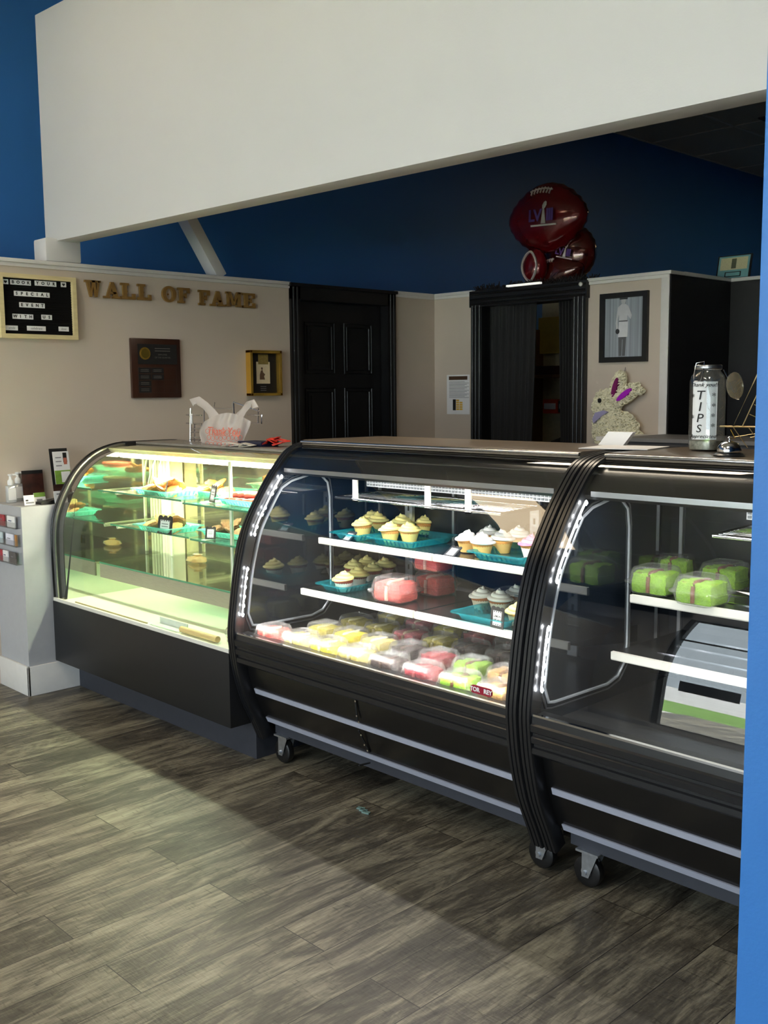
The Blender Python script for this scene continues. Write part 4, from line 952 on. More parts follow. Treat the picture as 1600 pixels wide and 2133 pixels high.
fg.prism([(cx-.010+.007*cos(2*pi*i/12), fgz+.068+.008*sin(2*pi*i/12)) for i in range(12)], XF+.014, XF+.0146, lambda u, v, d: (d, u, v))
fg.build('seated_figure_print', mat('sepia ink', (104, 80, 58), .7), pc)
MB().box((XF+.0142, cx-.038, z1-.085), (XF+.0165, cx+.038, z1-.024)).build('gold_label', mat('aged gold paper', (140, 122, 66), .6, var=.2, scale=100), root)
q = MB()
for k in range(3): q.box((XF+.012, cx-.022, z0+.032+k*.012), (XF+.0125, cx+.022, z0+.035+k*.012))
q.build('caption_lettering', M['greyink'], root)

# ================================================================== ON THE BACK PARTITION
R_, U_, N_ = basis('B')
x0, x1, z0, z1 = -3.69, -3.352, 1.663, 2.085
root = empty('framed_photograph', ((x0+x1)/2, YB, z0), 'black framed monochrome photograph of a standing person, above the rabbit', 'picture frame')
f = MB(); t_ = .032
for a, b, c_, d_ in ((x0, z0, x1, z0+t_), (x0, z1-t_, x1, z1), (x0, z0+t_, x0+t_, z1-t_), (x1-t_, z0+t_, x1, z1-t_)): f.box((a, YB-.025, b), (c_, YB, d_))
f.build('frame_moulding', M['black'], root)
pr = MB().box((x0+t_, YB-.008, z0+t_), (x1-t_, YB-.003, z1-t_)).build('photo_print', mat('grey curtain photograph', (150, 158, 166), .4, var=.35, scale=2.2, stretch=(24, 1, .15)), root)
cx = (x0+x1)/2-.005; zb = z0+t_+.006
def flat(name, pts, mt, k=1): 
    return MB().prism(pts, YB-.0085-.0006*k, YB-.0085, lambda u, v, d: (cx+u, d, zb+v)).build(name, mt, pr)
GR = lambda v: mat('photo grey %d' % v, (v, v+2, v+5), .5, var=.05)
flat('printed_legs', [(-.030, .0), (-.012, .0), (-.008, .10), (-.002, .10), (-.006, .0), (.014, .0), (.022, .13), (-.034, .13)], GR(96))
flat('printed_shorts', [(-.036, .115), (.030, .115), (.034, .205), (.026, .215), (-.030, .215)], GR(214), 2)
flat('printed_shirt', [(-.030, .21), (.028, .21), (.030, .245), (.052, .22), (.060, .245), (.036, .30), (.012, .315), (-.012, .315), (-.040, .295), (-.055, .20), (-.050, .165), (-.036, .165), (-.040, .22), (-.030, .25)], GR(196), 3)
flat('printed_belt', [(-.031, .208), (.029, .208), (.029, .215), (-.031, .215)], GR(100), 4)
flat('printed_face', [(.0+.017*cos(2*pi*i/16), .334+.022*sin(2*pi*i/16)) for i in range(16)], GR(180), 4)
flat('printed_cap', [(-.026, .342), (.026, .342), (.028, .358), (.012, .372), (-.016, .372), (-.028, .358)], GR(60), 5)
flat('printed_glove', [(-.040+.014*cos(2*pi*i/12), .150+.016*sin(2*pi*i/12)) for i in range(12)], GR(50), 5)
# notice
x0, x1, z0, z1 = -4.998, -4.782, 1.33, 1.61
root = empty('paper_notice', ((x0+x1)/2, YB, z0), 'white printed notice with a yellow chart, taped left of the curtained doorway', 'notice')
MB().box((x0, YB-.0015, z0), (x1, YB, z1)).build('notice_sheet', M['paper'], root)
MB().box((x0+.02, YB-.0025, z1-.036), (x1-.02, YB-.0015, z1-.01)).build('notice_header', mat('brown header print', (74, 48, 26), .6), root)
q = MB(); 
for k in range(14): q.box((x0+.022, YB-.002, z1-.052-k*.0085), (x1-.045+.02*((k*5) % 3), YB-.0015, z1-.049-k*.0085))
q.build('notice_lettering', M['greyink'], root)
q = MB()
for k in range(5):
    for j in range(2 if k else 1): q.box((x0+.09+j*.032, YB-.0025, z0+.03+(4-k)*.0155), (x0+.118+j*.032, YB-.0015, z0+.042+(4-k)*.0155))
q.build('notice_chart', mat('yellow chart print', (226, 180, 60), .6), root)
MB().box((x0+.058, YB-.0025, z0+.028), (x0+.086, YB-.0015, z0+.106)).build('chart_key', M['ink'], root)
# rabbit
RM = mat('looped cream ribbon', (246, 241, 212), .9, var=.10, scale=50, bump=.3, bscale=70)
def blob(parts, thick, name, mt, parent, seed=0, dens=.016):
    """flat plush silhouette: loops of ribbon packed over an outline made of ellipses"""
    mb = MB(); rnd = random.Random(seed)
    for cx_, cz_, rx, rz, rot in parts:
        bm = bmesh.new(); bmesh.ops.create_icosphere(bm, subdivisions=4, radius=1); vs = []
        for v in bm.verts:
            k = 1+.10*noise.noise(v.co*6+Vector((cx_*9, seed, 0)))+.14*abs(noise.noise(v.co*14+Vector((seed, cx_*5, 0))))
            u, w_ = v.co.x*rx*k, v.co.z*rz*k; vs.append(Vector((cx_+u*cos(rot)-w_*sin(rot), YB-.02-thick/2+v.co.y*thick*.5*k*(1 if v.co.y < 0 else .7), cz_+u*sin(rot)+w_*cos(rot))))
        mb.add(vs, [tuple(v.index for v in f.verts) for f in bm.faces]); bm.free()
        cnt = int(rx*rz*34000)
        for _ in range(cnt):
            a, q_ = rnd.uniform(0, 2*pi), math.sqrt(rnd.uniform(0, 1)); u, w_ = cos(a)*q_*rx*1.03, sin(a)*q_*rz*1.03; dpt = math.sqrt(max(0, 1-q_*q_))*thick*.5
            c_ = Vector((cx_+u*cos(rot)-w_*sin(rot), YB-.02-thick/2-dpt-.009, cz_+u*sin(rot)+w_*cos(rot))); b_ = rnd.uniform(0, pi); rr = rnd.uniform(.008, .013)
            e1_ = Vector((cos(b_), rnd.uniform(-.6, .6), sin(b_))).normalized(); e2_ = e1_.cross(Vector((0, 1, 0))).normalized()*.4+Vector((0, -.9, 0))
            mb.tube([c_+(e1_*cos(t_)+e2_*sin(t_))*rr for t_ in [2*pi*i_/7 for i_ in range(7)]], 0.0036, 5, closed=True)
    return mb.build(name, mt, parent, smooth=80)
root = empty('rabbit_decoration', (-3.58, YB, 1.09), 'fluffy cream rabbit wall decoration with purple ears, below the framed photograph', 'decoration')
P3 = lambda px, py: at(px, py, 'y', YB-.04)
def el(px, py, rpx, rpy, rot=0): p = P3(px, py); s_ = .00353; return (p.x, p.z, rpx*s_, rpy*s_, rot)
body = blob([el(1287, 900, 45, 37), el(1300, 915, 40, 28), el(1270, 880, 28, 25)], .07, 'rabbit_body', RM, root, 1)
head = blob([el(1270, 842, 27, 26, .2), el(1255, 848, 14, 14)], .065, 'rabbit_head', RM, root, 2)
for (ex, ey, ro, nm) in ((1291, 806, -.30, 'rabbit_ear'), (1310, 821, -.95, 'rabbit_ear')):
    e_ = blob([el(ex, ey, 13, 27, ro)], .05, nm, RM, root, ex)
    a = P3(ex-1, ey+1); mm = MB().prism([(a.x+.016*cos(t)*cos(ro)-.062*sin(t)*sin(ro), a.z+.016*cos(t)*sin(ro)+.062*sin(t)*cos(ro)) for t in [2*pi*i/20 for i in range(20)]], YB-.094, YB-.06, lambda u, v, d: (u, d, v))
    mm.build('inner_ear', mat('purple ear felt' if ex > 1300 else 'plum ear felt', (176, 20, 200) if ex > 1300 else (120, 10, 90), .8), e_)
p = P3(1262, 834); q = MB().lathe([(.001, -.006), (.012, -.004), (.012, .004), (.001, .006)], 14); MB().add([Vector((p.x+v.x, YB-.108+v.z, p.z+v.y*1.2)) for v in q.v], q.f).build('rabbit_eye', M['ink'], head, smooth=50)
p = P3(1262, 866); MB().prism([(p.x-.05, p.z-.02), (p.x-.04, p.z-.045), (p.x+.02, p.z+.0), (p.x+.06, p.z+.025), (p.x+.03, p.z+.035), (p.x-.03, p.z+.02)], YB-.115, YB-.085, lambda u, v, d: (u, d, v)).build('neck_ribbon', mat('lilac ribbon', (170, 165, 205), .5), root)
p = P3(1334, 812); blob([el(1334, 814, 8, 6)], .03, 'loose_bow', RM, root, 5)
p = P3(1297, 765); MB().tube([(p.x, YB-.01, p.z), (p.x, YB-.02, p.z-.05)], .0015, 5).build('hanging_cord', M['greyink'], root)
# framed dollar bill on the ledge at right
a = at(1497, 585, 'y', YD+.0); zt = ZC+.022
root = empty('framed_banknote', (-3.215, YD+.03, zt), 'small leaning frame with a banknote on the ledge, high at the right', 'picture frame')
Rf, Uf, Nf = Vector((1, 0, 0)), Vector((0, .22, .975)), Vector((0, -.975, .22)); o0 = Vector((-3.215, YD+.02, zt+.001))
def leaf(name, u0, u1, v0, v1, d0, d1, mt, par): return MB().prism([(u0, v0), (u1, v0), (u1, v1), (u0, v1)], d0, d1, lambda u, v, d: o0+Rf*u+Uf*v+Nf*d).build(name, mt, par)
leaf('frame_back', -.115, .115, 0, .155, -.012, 0, M['black'], root)
leaf('teal_mount', -.105, .105, .006, .148, 0, .002, mat('pale teal mount', (120, 175, 180), .6), root)
leaf('banknote', -.092, .092, .058, .138, .002, .003, mat('banknote paper', (205, 200, 160), .7, var=.1, scale=200), root)
leaf('banknote_portrait', -.016, .016, .066, .130, .003, .0034, mat('banknote green', (90, 96, 76), .7, var=.2, scale=200), root)
leaf('caption_plate', -.055, .055, .012, .045, .002, .003, M['ink'], root)
leaf('caption_paper', -.048, .048, .017, .040, .003, .0034, mat('pale teal mount', (120, 175, 180), .6), root)
# white tube light and knob on the door head
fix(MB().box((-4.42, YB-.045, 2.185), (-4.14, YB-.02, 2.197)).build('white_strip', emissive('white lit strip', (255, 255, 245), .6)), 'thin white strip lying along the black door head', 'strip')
q = MB().lathe([(.004, -.012), (.013, -.006), (.014, 0), (.013, .006), (.004, .012)], 16); q.v = [Vector((-3.815+v.x, YB-.05+v.z, 2.155+v.y)) for v in q.v]
fix(q.build('rod_end', M['trimw'], smooth=60), 'small round white knob at the top right corner of the curtained doorway', 'knob')
# curtains
def curtain(xa_, xb_, xc_, label, seed):
    """pleated cloth: spans xa..xb at the top, its inner edge swings to xc at the bottom"""
    n, m_ = 90, 24; vs = []; a = MB()
    for side in (0, 1):
        for j in range(m_+1):
            t = j/m_; z = 2.09-2.05*t
            lo, hi = xa_[0]+(xa_[1]-xa_[0])*t, xb_[0]+(xb_[1]-xb_[0])*(t**1.6)
            for i in range(n+1):
                s_ = i/n; x = lo+(hi-lo)*s_; y = YB+.055+.020*sin(s_*2*pi*6.5+seed+.6*sin(t*3))*(.6+.4*t)+.006*noise.noise(Vector((s_*9, t*3, seed)))
                vs.append((x, y+side*.004, z))
    K = (n+1)*(m_+1); f = []
    for j in range(m_):
        for i in range(n):
            q0 = j*(n+1)+i; f.append((q0, q0+1, q0+n+2, q0+n+1)); f.append((K+q0, K+q0+n+1, K+q0+n+2, K+q0+1))
    for j in range(m_):
        for e in (0, n):
            q0 = j*(n+1)+e; f.append((q0, q0+n+1, K+q0+n+1, K+q0))
    for i in range(n):
        f.append((i, K+i, K+i+1, i+1)); q0 = m_*(n+1)+i; f.append((q0, q0+1, K+q0+1, K+q0))
    a.add(vs, f); return fix(a.build('curtain', M['curtain'], smooth=70), label, 'curtain', 'doorway curtains')
curtain((-4.64, -4.64), (-4.24, -4.34), 0, 'wide black curtain drawn to the left side of the doorway', 0)
curtain((-4.06, -3.99), (-3.90, -3.90), 0, 'narrow black curtain gathered at the right side of the doorway', 2)
fix(MB().tube([(-4.645, YB+.055, 2.10), (-3.888, YB+.055, 2.10)], .009, 8).build('curtain_rod', M['black'], smooth=60), 'dark curtain rod inside the top of the doorway', 'rod')
# room behind the curtain: shelving with packets
YS = 6.75
root = empty('storage_shelving', (-4.7, YS, 0), 'dim wooden shelving seen through the gap between the curtains', 'shelving')
LW = mat('brown shelf board', (120, 84, 48), .6, var=.2, stretch=(1, 8, 1))
for z_ in (.95, 1.62): MB().box((-5.35, YS-.02, z_-.025), (-4.25, YS+.3, z_)).build('shelf_board', LW, root)
for x_ in (-5.35, -4.62): MB().box((x_-.015, YS, 0), (x_+.015, YS+.3, 2.0)).build('shelf_side', LW, root)
MB().box((-5.35, YS+.3, 0), (-4.22, YS+.32, 2.3)).build('shelf_back', mat('cream back board', (214, 204, 168), .6), root)
MB().box((-5.3, YS-.01, .02), (-4.3, YS+.28, .90)).build('shelf_cabinet', M['black'], root)
def crate(name, a, b, mt, label, cat, band=None):
    r = empty(name, ((a[0]+b[0])/2, (a[1]+b[1])/2, a[2]), label, cat)
    MB().box(a, b).build('packet_body', mt, r, bevel=.004)
    if band: MB().box((a[0]+.012, a[1]-.002, a[2]+(b[2]-a[2])*.3), (b[0]-.012, a[1], a[2]+(b[2]-a[2])*.72)).build('packet_label', band, r)
crate('packet', (-5.13, YS+.03, 1.305), (-4.99, YS+.10, 1.42), mat('orange red packet', (200, 64, 30), .5), 'orange red packet with a pale label, hung behind the curtain gap', 'packet', M['paper'])
crate('packet', (-4.97, YS+.02, 1.315), (-4.76, YS+.10, 1.41), mat('dark teal packet', (24, 50, 56), .5), 'dark teal packet with a pale label, behind the curtain gap', 'packet', mat('pale blue label', (150, 170, 170), .6))
crate('baking_pan', (-5.2, YS+.0, 1.6205), (-4.75, YS+.2, 1.69), mat('dark red pan', (70, 34, 26), .5), 'dark flat pan on the upper shelf behind the curtain', 'pan')
crate('black_tray_box', (-4.95, YS-.0, .9505), (-4.72, YS+.16, 1.0), M['ink'], 'low black box on the counter behind the curtain', 'box', M['greyink'])
o = MB().prism([(-5.15, .951), (-4.9, .951), (-4.80, 1.10), (-4.98, 1.13), (-5.15, 1.07)], YS+.17, YS+.24, lambda u, v, d: (u, d, v)).build('grey_cloth_bag', mat('grey bag', (90, 88, 84), .8, var=.2, bump=.4))
fix(o, 'slumped dark grey bag on the counter behind the curtain', 'bag')
o = MB().box((-5.35, YS+.25, 1.80), (-4.25, YS+.299, 2.1)).build('mustard_board', mat('mustard board', (176, 150, 50), .6)); fix(o, 'mustard yellow board at the back of the dim shelving', 'board')

# ---- balloons above the doorway
BM = mat('dark red foil', (104, 10, 18), .16, metal=.25, var=.15, scale=6, bump=.25, bscale=12, coat=.6)
BB = mat('brown foil', (74, 22, 16), .16, metal=.25, var=.15, scale=6, bump=.25, bscale=12, coat=.6)
YBAL = YB+.30
def foil(cx, cz, rx, rz, ry, rot, y, name, mt, label, laces=True, logo=True, pinch=True):
    root = empty(name, (cx, y, cz-rz), label, 'balloon', 'football balloons')
    n, m_ = 48, 20; vs = []
    for j in range(m_+1):
        a = -pi/2+pi*j/m_
        for i in range(n):
            b = 2*pi*i/n; r = cos(a); w_ = 1-.0*abs(cos(b))
            # football outline: two arcs meeting in points left and right
            u, v = cos(b), sin(b); k = 1.0
            if pinch: v = v*(1-.28*abs(u)**2.2)
            wr = 1+.02*sin(b*22)*(cos(a)**6)
            x_, z_ = u*rx*r*wr, v*rz*r*wr; y_ = ry*sin(a)
            vs.append(Vector((cx+x_*cos(rot)-z_*sin(rot), y+y_, cz+x_*sin(rot)+z_*cos(rot))))
    body = MB().add(vs, [(j*n+i, j*n+(i+1) % n, (j+1)*n+(i+1) % n, (j+1)*n+i) for j in range(m_) for i in range(n)]).build('balloon_body', mt, root, smooth=80)
    def surf(u, v):
        r2 = min(.96, (u/rx)**2+(v/rz)**2); yy = y-ry*math.sqrt(1-r2)-.004
        return Vector((cx+u*cos(rot)-v*sin(rot), yy, cz+u*sin(rot)+v*cos(rot)))
    GW = mat('printed grey white', (196, 190, 190), .4)
    if laces:
        q = MB(); q.tube([surf(rx*(-.28+.56*k/8), rz*(.80-.25*((k-4)/8)**2)) for k in range(9)], .006, 6)
        for k in range(7): q.tube([surf(rx*(-.24+.48*k/6), rz*(.84-.2*((k-3)/6)**2)), surf(rx*(-.23+.46*k/6), rz*(.68-.2*((k-3)/6)**2))], .006, 6)
        q.build('printed_laces', GW, body, smooth=60)
    if logo:
        s_ = rx/.36; lm = MB(); o_ = (.06*s_, .0)
        def put(mbq, u0=0, v0=0):
            return mbq
        tr = MB().ring([[surf(o_[0]+(.012*s_)*dx, o_[1]-.05*s_), surf(o_[0]+(.006*s_)*dx, o_[1]+.045*s_)] for dx in (-1, 0, 1)], False); 
        tr = MB(); pts = [surf(o_[0]-.020*s_, -.055*s_), surf(o_[0]+.020*s_, -.055*s_), surf(o_[0]+.007*s_, .05*s_), surf(o_[0]-.007*s_, .05*s_)]
        tr.add(pts+[p_+Vector((0, -.004, 0)) for p_ in pts], [(0, 1, 2, 3), (7, 6, 5, 4), (0, 4, 5, 1), (1, 5, 6, 2), (2, 6, 7, 3), (3, 7, 4, 0)])
        c_ = surf(o_[0]+.003*s_, .078*s_); q = MB().lathe([(.001, -.030*s_), (.014*s_, -.022*s_), (.021*s_, 0), (.014*s_, .022*s_), (.001, .030*s_)], 14)
        tr.add([c_+Vector((v.x*.95+v.z*.35, v.y*.25, v.z*.95)) for v in q.v], q.f)
        tr.build('printed_trophy', GW, body, smooth=40)
        bar = MB(); pts = [surf(-.055*s_, -.072*s_), surf(.17*s_, -.072*s_), surf(.17*s_, -.06*s_), surf(-.055*s_, -.06*s_)]
        bar.add(pts+[p_+Vector((0, -.004, 0)) for p_ in pts], [(0, 1, 2, 3), (7, 6, 5, 4), (0, 4, 5, 1), (1, 5, 6, 2), (2, 6, 7, 3), (3, 7, 4, 0)]); bar.build('printed_bar', GW, body)
        for txt, uu in (('LV', -.005*s_), ('III', .125*s_)):
            Rr = Vector((cos(rot), 0, sin(rot))); Ur = Vector((-sin(rot), 0, cos(rot)))
            text_mb(txt, .12*s_, surf(uu, .0)+Vector((0, -.012, 0)), Rr, Ur, Vector((0, -1, 0)), .003, bold=.003*s_, spacing=.85).build('printed_numeral', mat('purple print', (92, 64, 140), .4), body)
    return root, surf, body
pp = at(1141, 455, 'y', YBAL); foil(pp.x, pp.z, .325, .235, .12, -.03, YBAL, 'football_balloon', BM, 'large dark red football-shaped foil balloon, topmost of the bunch')
pp = at(1189, 527, 'y', YBAL+.12); foil(pp.x, pp.z, .20, .19, .11, -.25, YBAL+.12, 'football_balloon', BB, 'round brown foil balloon with a printed trophy, right of the bunch', laces=False, pinch=False)
pp = at(1152, 578, 'y', YBAL+.05); foil(pp.x, pp.z, .25, .14, .09, .25, YBAL+.06, 'football_balloon', BB, 'brown football foil balloon resting lowest, behind the door head', logo=False)
pp = at(1114, 556, 'y', YBAL-.06); rt, sf, bo = foil(pp.x, pp.z, .10, .13, .07, .0, YBAL-.06, 'football_balloon', BM, 'small foil balloon with a white ringed football, lower left of the bunch', laces=False, logo=False, pinch=False)
q = MB(); n = 28; rg = [sf(.062*cos(2*pi*i/n)*(1-.3*abs(sin(2*pi*i/n))**2)-.002, .098*sin(2*pi*i/n)) for i in range(n)]; q.tube(rg, .009, 6, closed=True); q.build('printed_ring', mat('printed grey white', (196, 190, 190), .4), bo, smooth=60)
# fuzzy dark garland along the door head
g = MB(); rnd = random.Random(4)
for k in range(420):
    x_ = rnd.uniform(xc0, xc1); z_ = 2.183; a = rnd.uniform(-1.2, 1.2); l_ = rnd.uniform(.02, .05); y_ = YB+rnd.uniform(.0, .1)
    g.obox((x_+sin(a)*l_/2, y_, z_+abs(cos(a))*l_/2+.002), (.0022, 0, 0), (0, .0022, 0), (sin(a)*l_/2, 0, abs(cos(a))*l_/2))
gg = fix(g.build('garland', M['curtain']), 'fuzzy dark tinsel garland along the top of the curtained doorway', 'garland'); gg['kind'] = 'stuff'

# ================================================================== ON THE CASE TOPS
ZT2 = 1.3065
# tip jar
jx, jy = -1.592, 2.945
root = empty('tip_jar', (jx, jy, ZT2), 'tall glass clip-top jar with a handwritten tips label, on the nearest case', 'jar')
JG = thin_glass('jar glass', (.90, .93, .93), .10, .0, diffuse=.04, dcol=(.8, .85, .85))
def jsq(r, z, p=4):
    out = []
    for i in range(40):
        a = 2*pi*i/40; k = (abs(cos(a))**p+abs(sin(a))**p)**(-1/p); out.append(Vector((jx+r*k*cos(a), jy+r*k*sin(a), ZT2+z)))
    return out
MB().ring([jsq(.040, .001), jsq(.046, .006), jsq(.047, .02), jsq(.047, .215), jsq(.044, .232, 3), jsq(.038, .243, 2), jsq(.037, .250, 2), jsq(.040, .252, 2), jsq(.040, .262, 2), jsq(.037, .265, 2)], True, (True, False)).build('jar_body', JG, root, smooth=50)
MB().lathe([(.0405, .250), (.042, .252), (.042, .262), (.040, .264)], 32, (jx, jy, ZT2), capt=False, capb=False).build('jar_rim', M['steel'], root, smooth=50)
MB().ring([jsq(.044, .004), jsq(.044, .03)], True, (True, True)).build('jar_coins', mat('coins and glass foot', (150, 146, 130), .3, metal=.4, var=.4, scale=90), root, smooth=40)
# label wraps the side facing the room
ang = math.atan2(-jy, -jx)   # towards the viewer's side of the shop
Rl = Vector((-sin(ang), cos(ang), 0)); Nl = Vector((cos(ang), sin(ang), 0)); Ul = Vector((0, 0, 1))
Rl = -Rl if Rl.dot(CR) < 0 else Rl
base = Vector((jx, jy, ZT2))
def wrap(u, v, d, off=-.009):
    a = (u+off)/.049; return base+(Nl*cos(a)+Rl*sin(a))*(.0505+d+.0025*abs(sin(2*a)))+Ul*v
lb = MB(); n = 12; grid = [[wrap(-.037+.074*i/n, .035+.178*j/10, dd_) for i in range(n+1)] for dd_ in (0, .0008) for j in range(11)]
lb.ring(grid[:11], False); lb.ring(grid[11:], False); lab_ = lb.build('jar_label', M['paper'], root, smooth=60)
def scr(txt, size, u, v, sh=.35, name='handwriting'):
    q = text_mb(txt, size, (0, 0, 0), Vector((1, 0, 0)), Vector((0, 1, 0)), Vector((0, 0, 1)), .0005, shear=sh)
    return MB().add([wrap(u+p_.x, v+p_.y, .0024+p_.z) for p_ in q.v], q.f)
tx = MB()
for (t_, sz, u, v, sh) in (('Thank you!!', .0165, -.004, .203, .4), ('T', .040, -.012, .170, .15), ('I', .040, -.012, .135, .15), ('P', .038, -.012, .100, .15), ('S', .034, -.014, .068, .15), ('Appreciated!', .0155, -.002, .045, .4),
                           ('*', .026, .026, .168, 0), ('*', .026, .026, .136, 0), ('*', .026, .025, .105, 0), ('*', .026, .025, .074, 0), ('*', .026, -.034, .165, 0), ('*', .026, -.034, .100, 0)):
    q = scr(t_, sz, u, v, sh); q.build('handwriting', M['ink'], lab_)
# wire clasp and open lid
q = MB(); sdx = -Rl*.042+base
q.tube([sdx+Ul*.215-Nl*-.02, sdx+Ul*.235+Nl*.035, sdx+Ul*.27+Nl*.03+Rl*.006, sdx+Ul*.275+Nl*.03+Rl*.03, sdx+Ul*.25+Nl*.04+Rl*.028, sdx+Ul*.215+Nl*.03+Rl*.02], .0016, 6, closed=True)
q.build('wire_clasp', M['chrome'], root, smooth=60)
lc = base+Rl*.082+Ul*.20-Nl*.01
ax = (Rl*.75+Nl*.55+Ul*.1).normalized(); e1 = ax.cross(Ul).normalized(); e2 = e1.cross(ax)
lid = MB()
for pr_ in (((.004, .010), (.022, .009), (.036, .004), (.042, 0), (.040, -.006), (.030, -.008), (.002, -.008)),):
    qq = MB().lathe(pr_, 32); lid.add([lc+e1*v.x+e2*v.y+ax*v.z for v in qq.v], qq.f)
lid.build('jar_lid', thin_glass('glass lid', (.85, .85, .8), .12, .02, diffuse=.25, dcol=(.75, .68, .52)), root, smooth=60)
q = MB().tube([base+Rl*.045+Ul*.25, base+Rl*.06+Ul*.22, lc+e2*-.042, lc+e2*-.044+ax*.01], .0016, 6).build('lid_hinge', M['chrome'], root, smooth=60)
# service bell
bp = at(1519, 950, 'z', ZT2)
root = empty('service_bell', (bp.x, bp.y, ZT2), 'chrome counter bell on a black base, right of the tip jar', 'bell')
MB().lathe([(.043, ZT2), (.044, ZT2+.004), (.036, ZT2+.009), (.030, ZT2+.010)], 32, (bp.x, bp.y, 0)).build('bell_base', M['rubber'], root, smooth=50)
MB().lathe([(.033, ZT2+.012), (.034, ZT2+.016), (.031, ZT2+.028), (.022, ZT2+.038), (.008, ZT2+.043), (.001, ZT2+.0435)], 32, (bp.x, bp.y, 0)).build('bell_dome', M['chrome'], root, smooth=60)
MB().lathe([(.004, ZT2+.043), (.004, ZT2+.050), (.006, ZT2+.052), (.002, ZT2+.056)], 12, (bp.x, bp.y, 0)).build('bell_button', M['chrome'], root, smooth=60)
MB().tube([(bp.x, bp.y, ZT2+.050), (bp.x+.012, bp.y+.01, ZT2+.05), (bp.x-.004, bp.y+.012, ZT2+.075)], .001, 5).build('bell_wire', M['gold'], root)
# papers
p = at(1340, 938, 'z', ZT2)
o = MB().obox((-1.86, 2.90, ZT2+.0015), (.11, .03, 0), (-.02, .10, 0), (0, 0, .001)).build('paper_sheet', M['paper']); fix(o, 'flat sheet of white paper on the counter left of the tip jar', 'paper')
o = MB().prism([(-2.03, 3.0), (-1.93, 3.0), (-1.93, 3.02), (-2.03, 3.02)], 0, 1, lambda u, v, d: (u+.02*d, v+.03*d, ZT2+.0005+.045*d)).build('folded_card', M['paper']); fix(o, 'small white card standing tilted on the counter below the rabbit', 'card')
# gold wire rack at far right
root = empty('wire_display_rack', (-1.48, 3.0, ZT2), 'gold wire grid rack partly hidden behind the blue wall', 'rack')
GWm = mat('gold wire', (200, 176, 128), .3, metal=.7)
def line(a, b, nm='rack_wire', r=.0022): MB().tube([a, b], r, 5).build(nm, GWm, root, smooth=60)
fx = lambda u, v: Vector((-1.60+u*.26, 3.07-.0*v, ZT2+.004+v*.235))
q = MB()
q.tube([fx(.12, .28), fx(.42, 1), fx(1, 1), fx(1, .28)], .0022, 6, closed=True); q.tube([fx(-.05, .28), fx(1.1, .28)], .0026, 6); q.tube([fx(.24, .28), fx(.52, .97)], .0018, 6)
for k in range(4): q.tube([fx(.33+.055*k, .45+.13*k), fx(.66+.055*k, .30+.13*k)], .0012, 5)
for k in range(3): q.tube([fx(.12+.2*k, .28), fx(.32+.2*k, 0)], .0014, 5); q.tube([fx(.15+.2*k, .14), fx(.55+.2*k, .22)], .0010, 5)
q.build('rack_grid', GWm, root, smooth=60)
# low cupboards behind the nearest case
o = MB(); o.box((-3.42, 5.0, 0), (-3.20, YB-.01, 1.22)); o.box((-3.44, 4.98, 1.22), (-3.18, YB-.01, 1.245))
root = empty('low_cabinet', (-3.3, 5.2, 0), 'pale painted low cabinet at the corner of the back partition', 'cabinet')
MB().box((-3.40, 5.05, 0), (-3.215, YB-.012, 1.20)).build('cabinet_body', mat('pale grey cabinet', (200, 202, 204), .5), root)
MB().box((-3.42, 5.03, 1.20), (-3.205, YB-.012, 1.225)).build('cabinet_top', M['trimw'], root)
root = empty('equipment_cabinet', (-2.6, 5.0, 0), 'dark grey boxy cabinet behind the tip jar', 'cabinet')
MB().box((-3.19, 4.9, 0), (-2.35, 5.4, 1.21)).build('cabinet_body', mat('dark grey cabinet', (66, 66, 68), .5), root)
MB().box((-3.195, 4.89, 1.21), (-2.345, 5.41, 1.23)).build('cabinet_top', mat('grey cabinet top', (120, 120, 120), .5), root)
root = empty('white_appliance', (-1.9, 4.6, 0), 'light grey appliance behind the gold wire rack', 'appliance')
MB().box((-2.33, 4.5, 0), (-1.5, 5.0, 1.19)).build('appliance_body', mat('light appliance', (190, 192, 200), .4), root, bevel=.01)
MB().box((-2.31, 4.495, 1.0), (-1.52, 4.5, 1.15)).build('control_panel', M['greyink'], root)

# ---- things on the low case: bag stand with plastic bag, boxes
zt = 1.2505
bx0 = -4.36; by0 = 2.90
root = empty('bag_stand', (-4.2, 2.9, zt), 'chrome wire stand holding plastic bags on the low case', 'stand')
q = MB(); D = lambda px, py, y=2.93: at(px, py, 'y', y)
def wl(*pts, r=.0032, y=2.93): q.tube([D(px, py, y) for px, py in pts], r, 6)
wl((396, 935), (397, 850), r=.005); wl((405, 932), (405, 884), (420, 886), (420, 915), (406, 922))
for yy in (864, 882): wl((388, yy), (420, yy+1))
for yy in (893, 900, 911, 916): wl((395, yy), (425, yy))
wl((400, 862), (400, 884)); wl((430, 846), (445, 851), (447, 838)); wl((440, 850), (486, 852)); wl((486, 838), (487, 862), r=.0045); wl((486, 838), (540, 857)); wl((515, 864), (545, 865), (545, 882), (518, 881)); wl((538, 850), (537, 882)); wl((425, 847), (425, 884))
q.build('stand_wires', M['chrome'], root, smooth=60)
MB().box((D(396, 935).x-.01, 2.90, zt), (D(500, 935).x, 2.96, zt+.004)).build('stand_foot', M['chrome'], root)
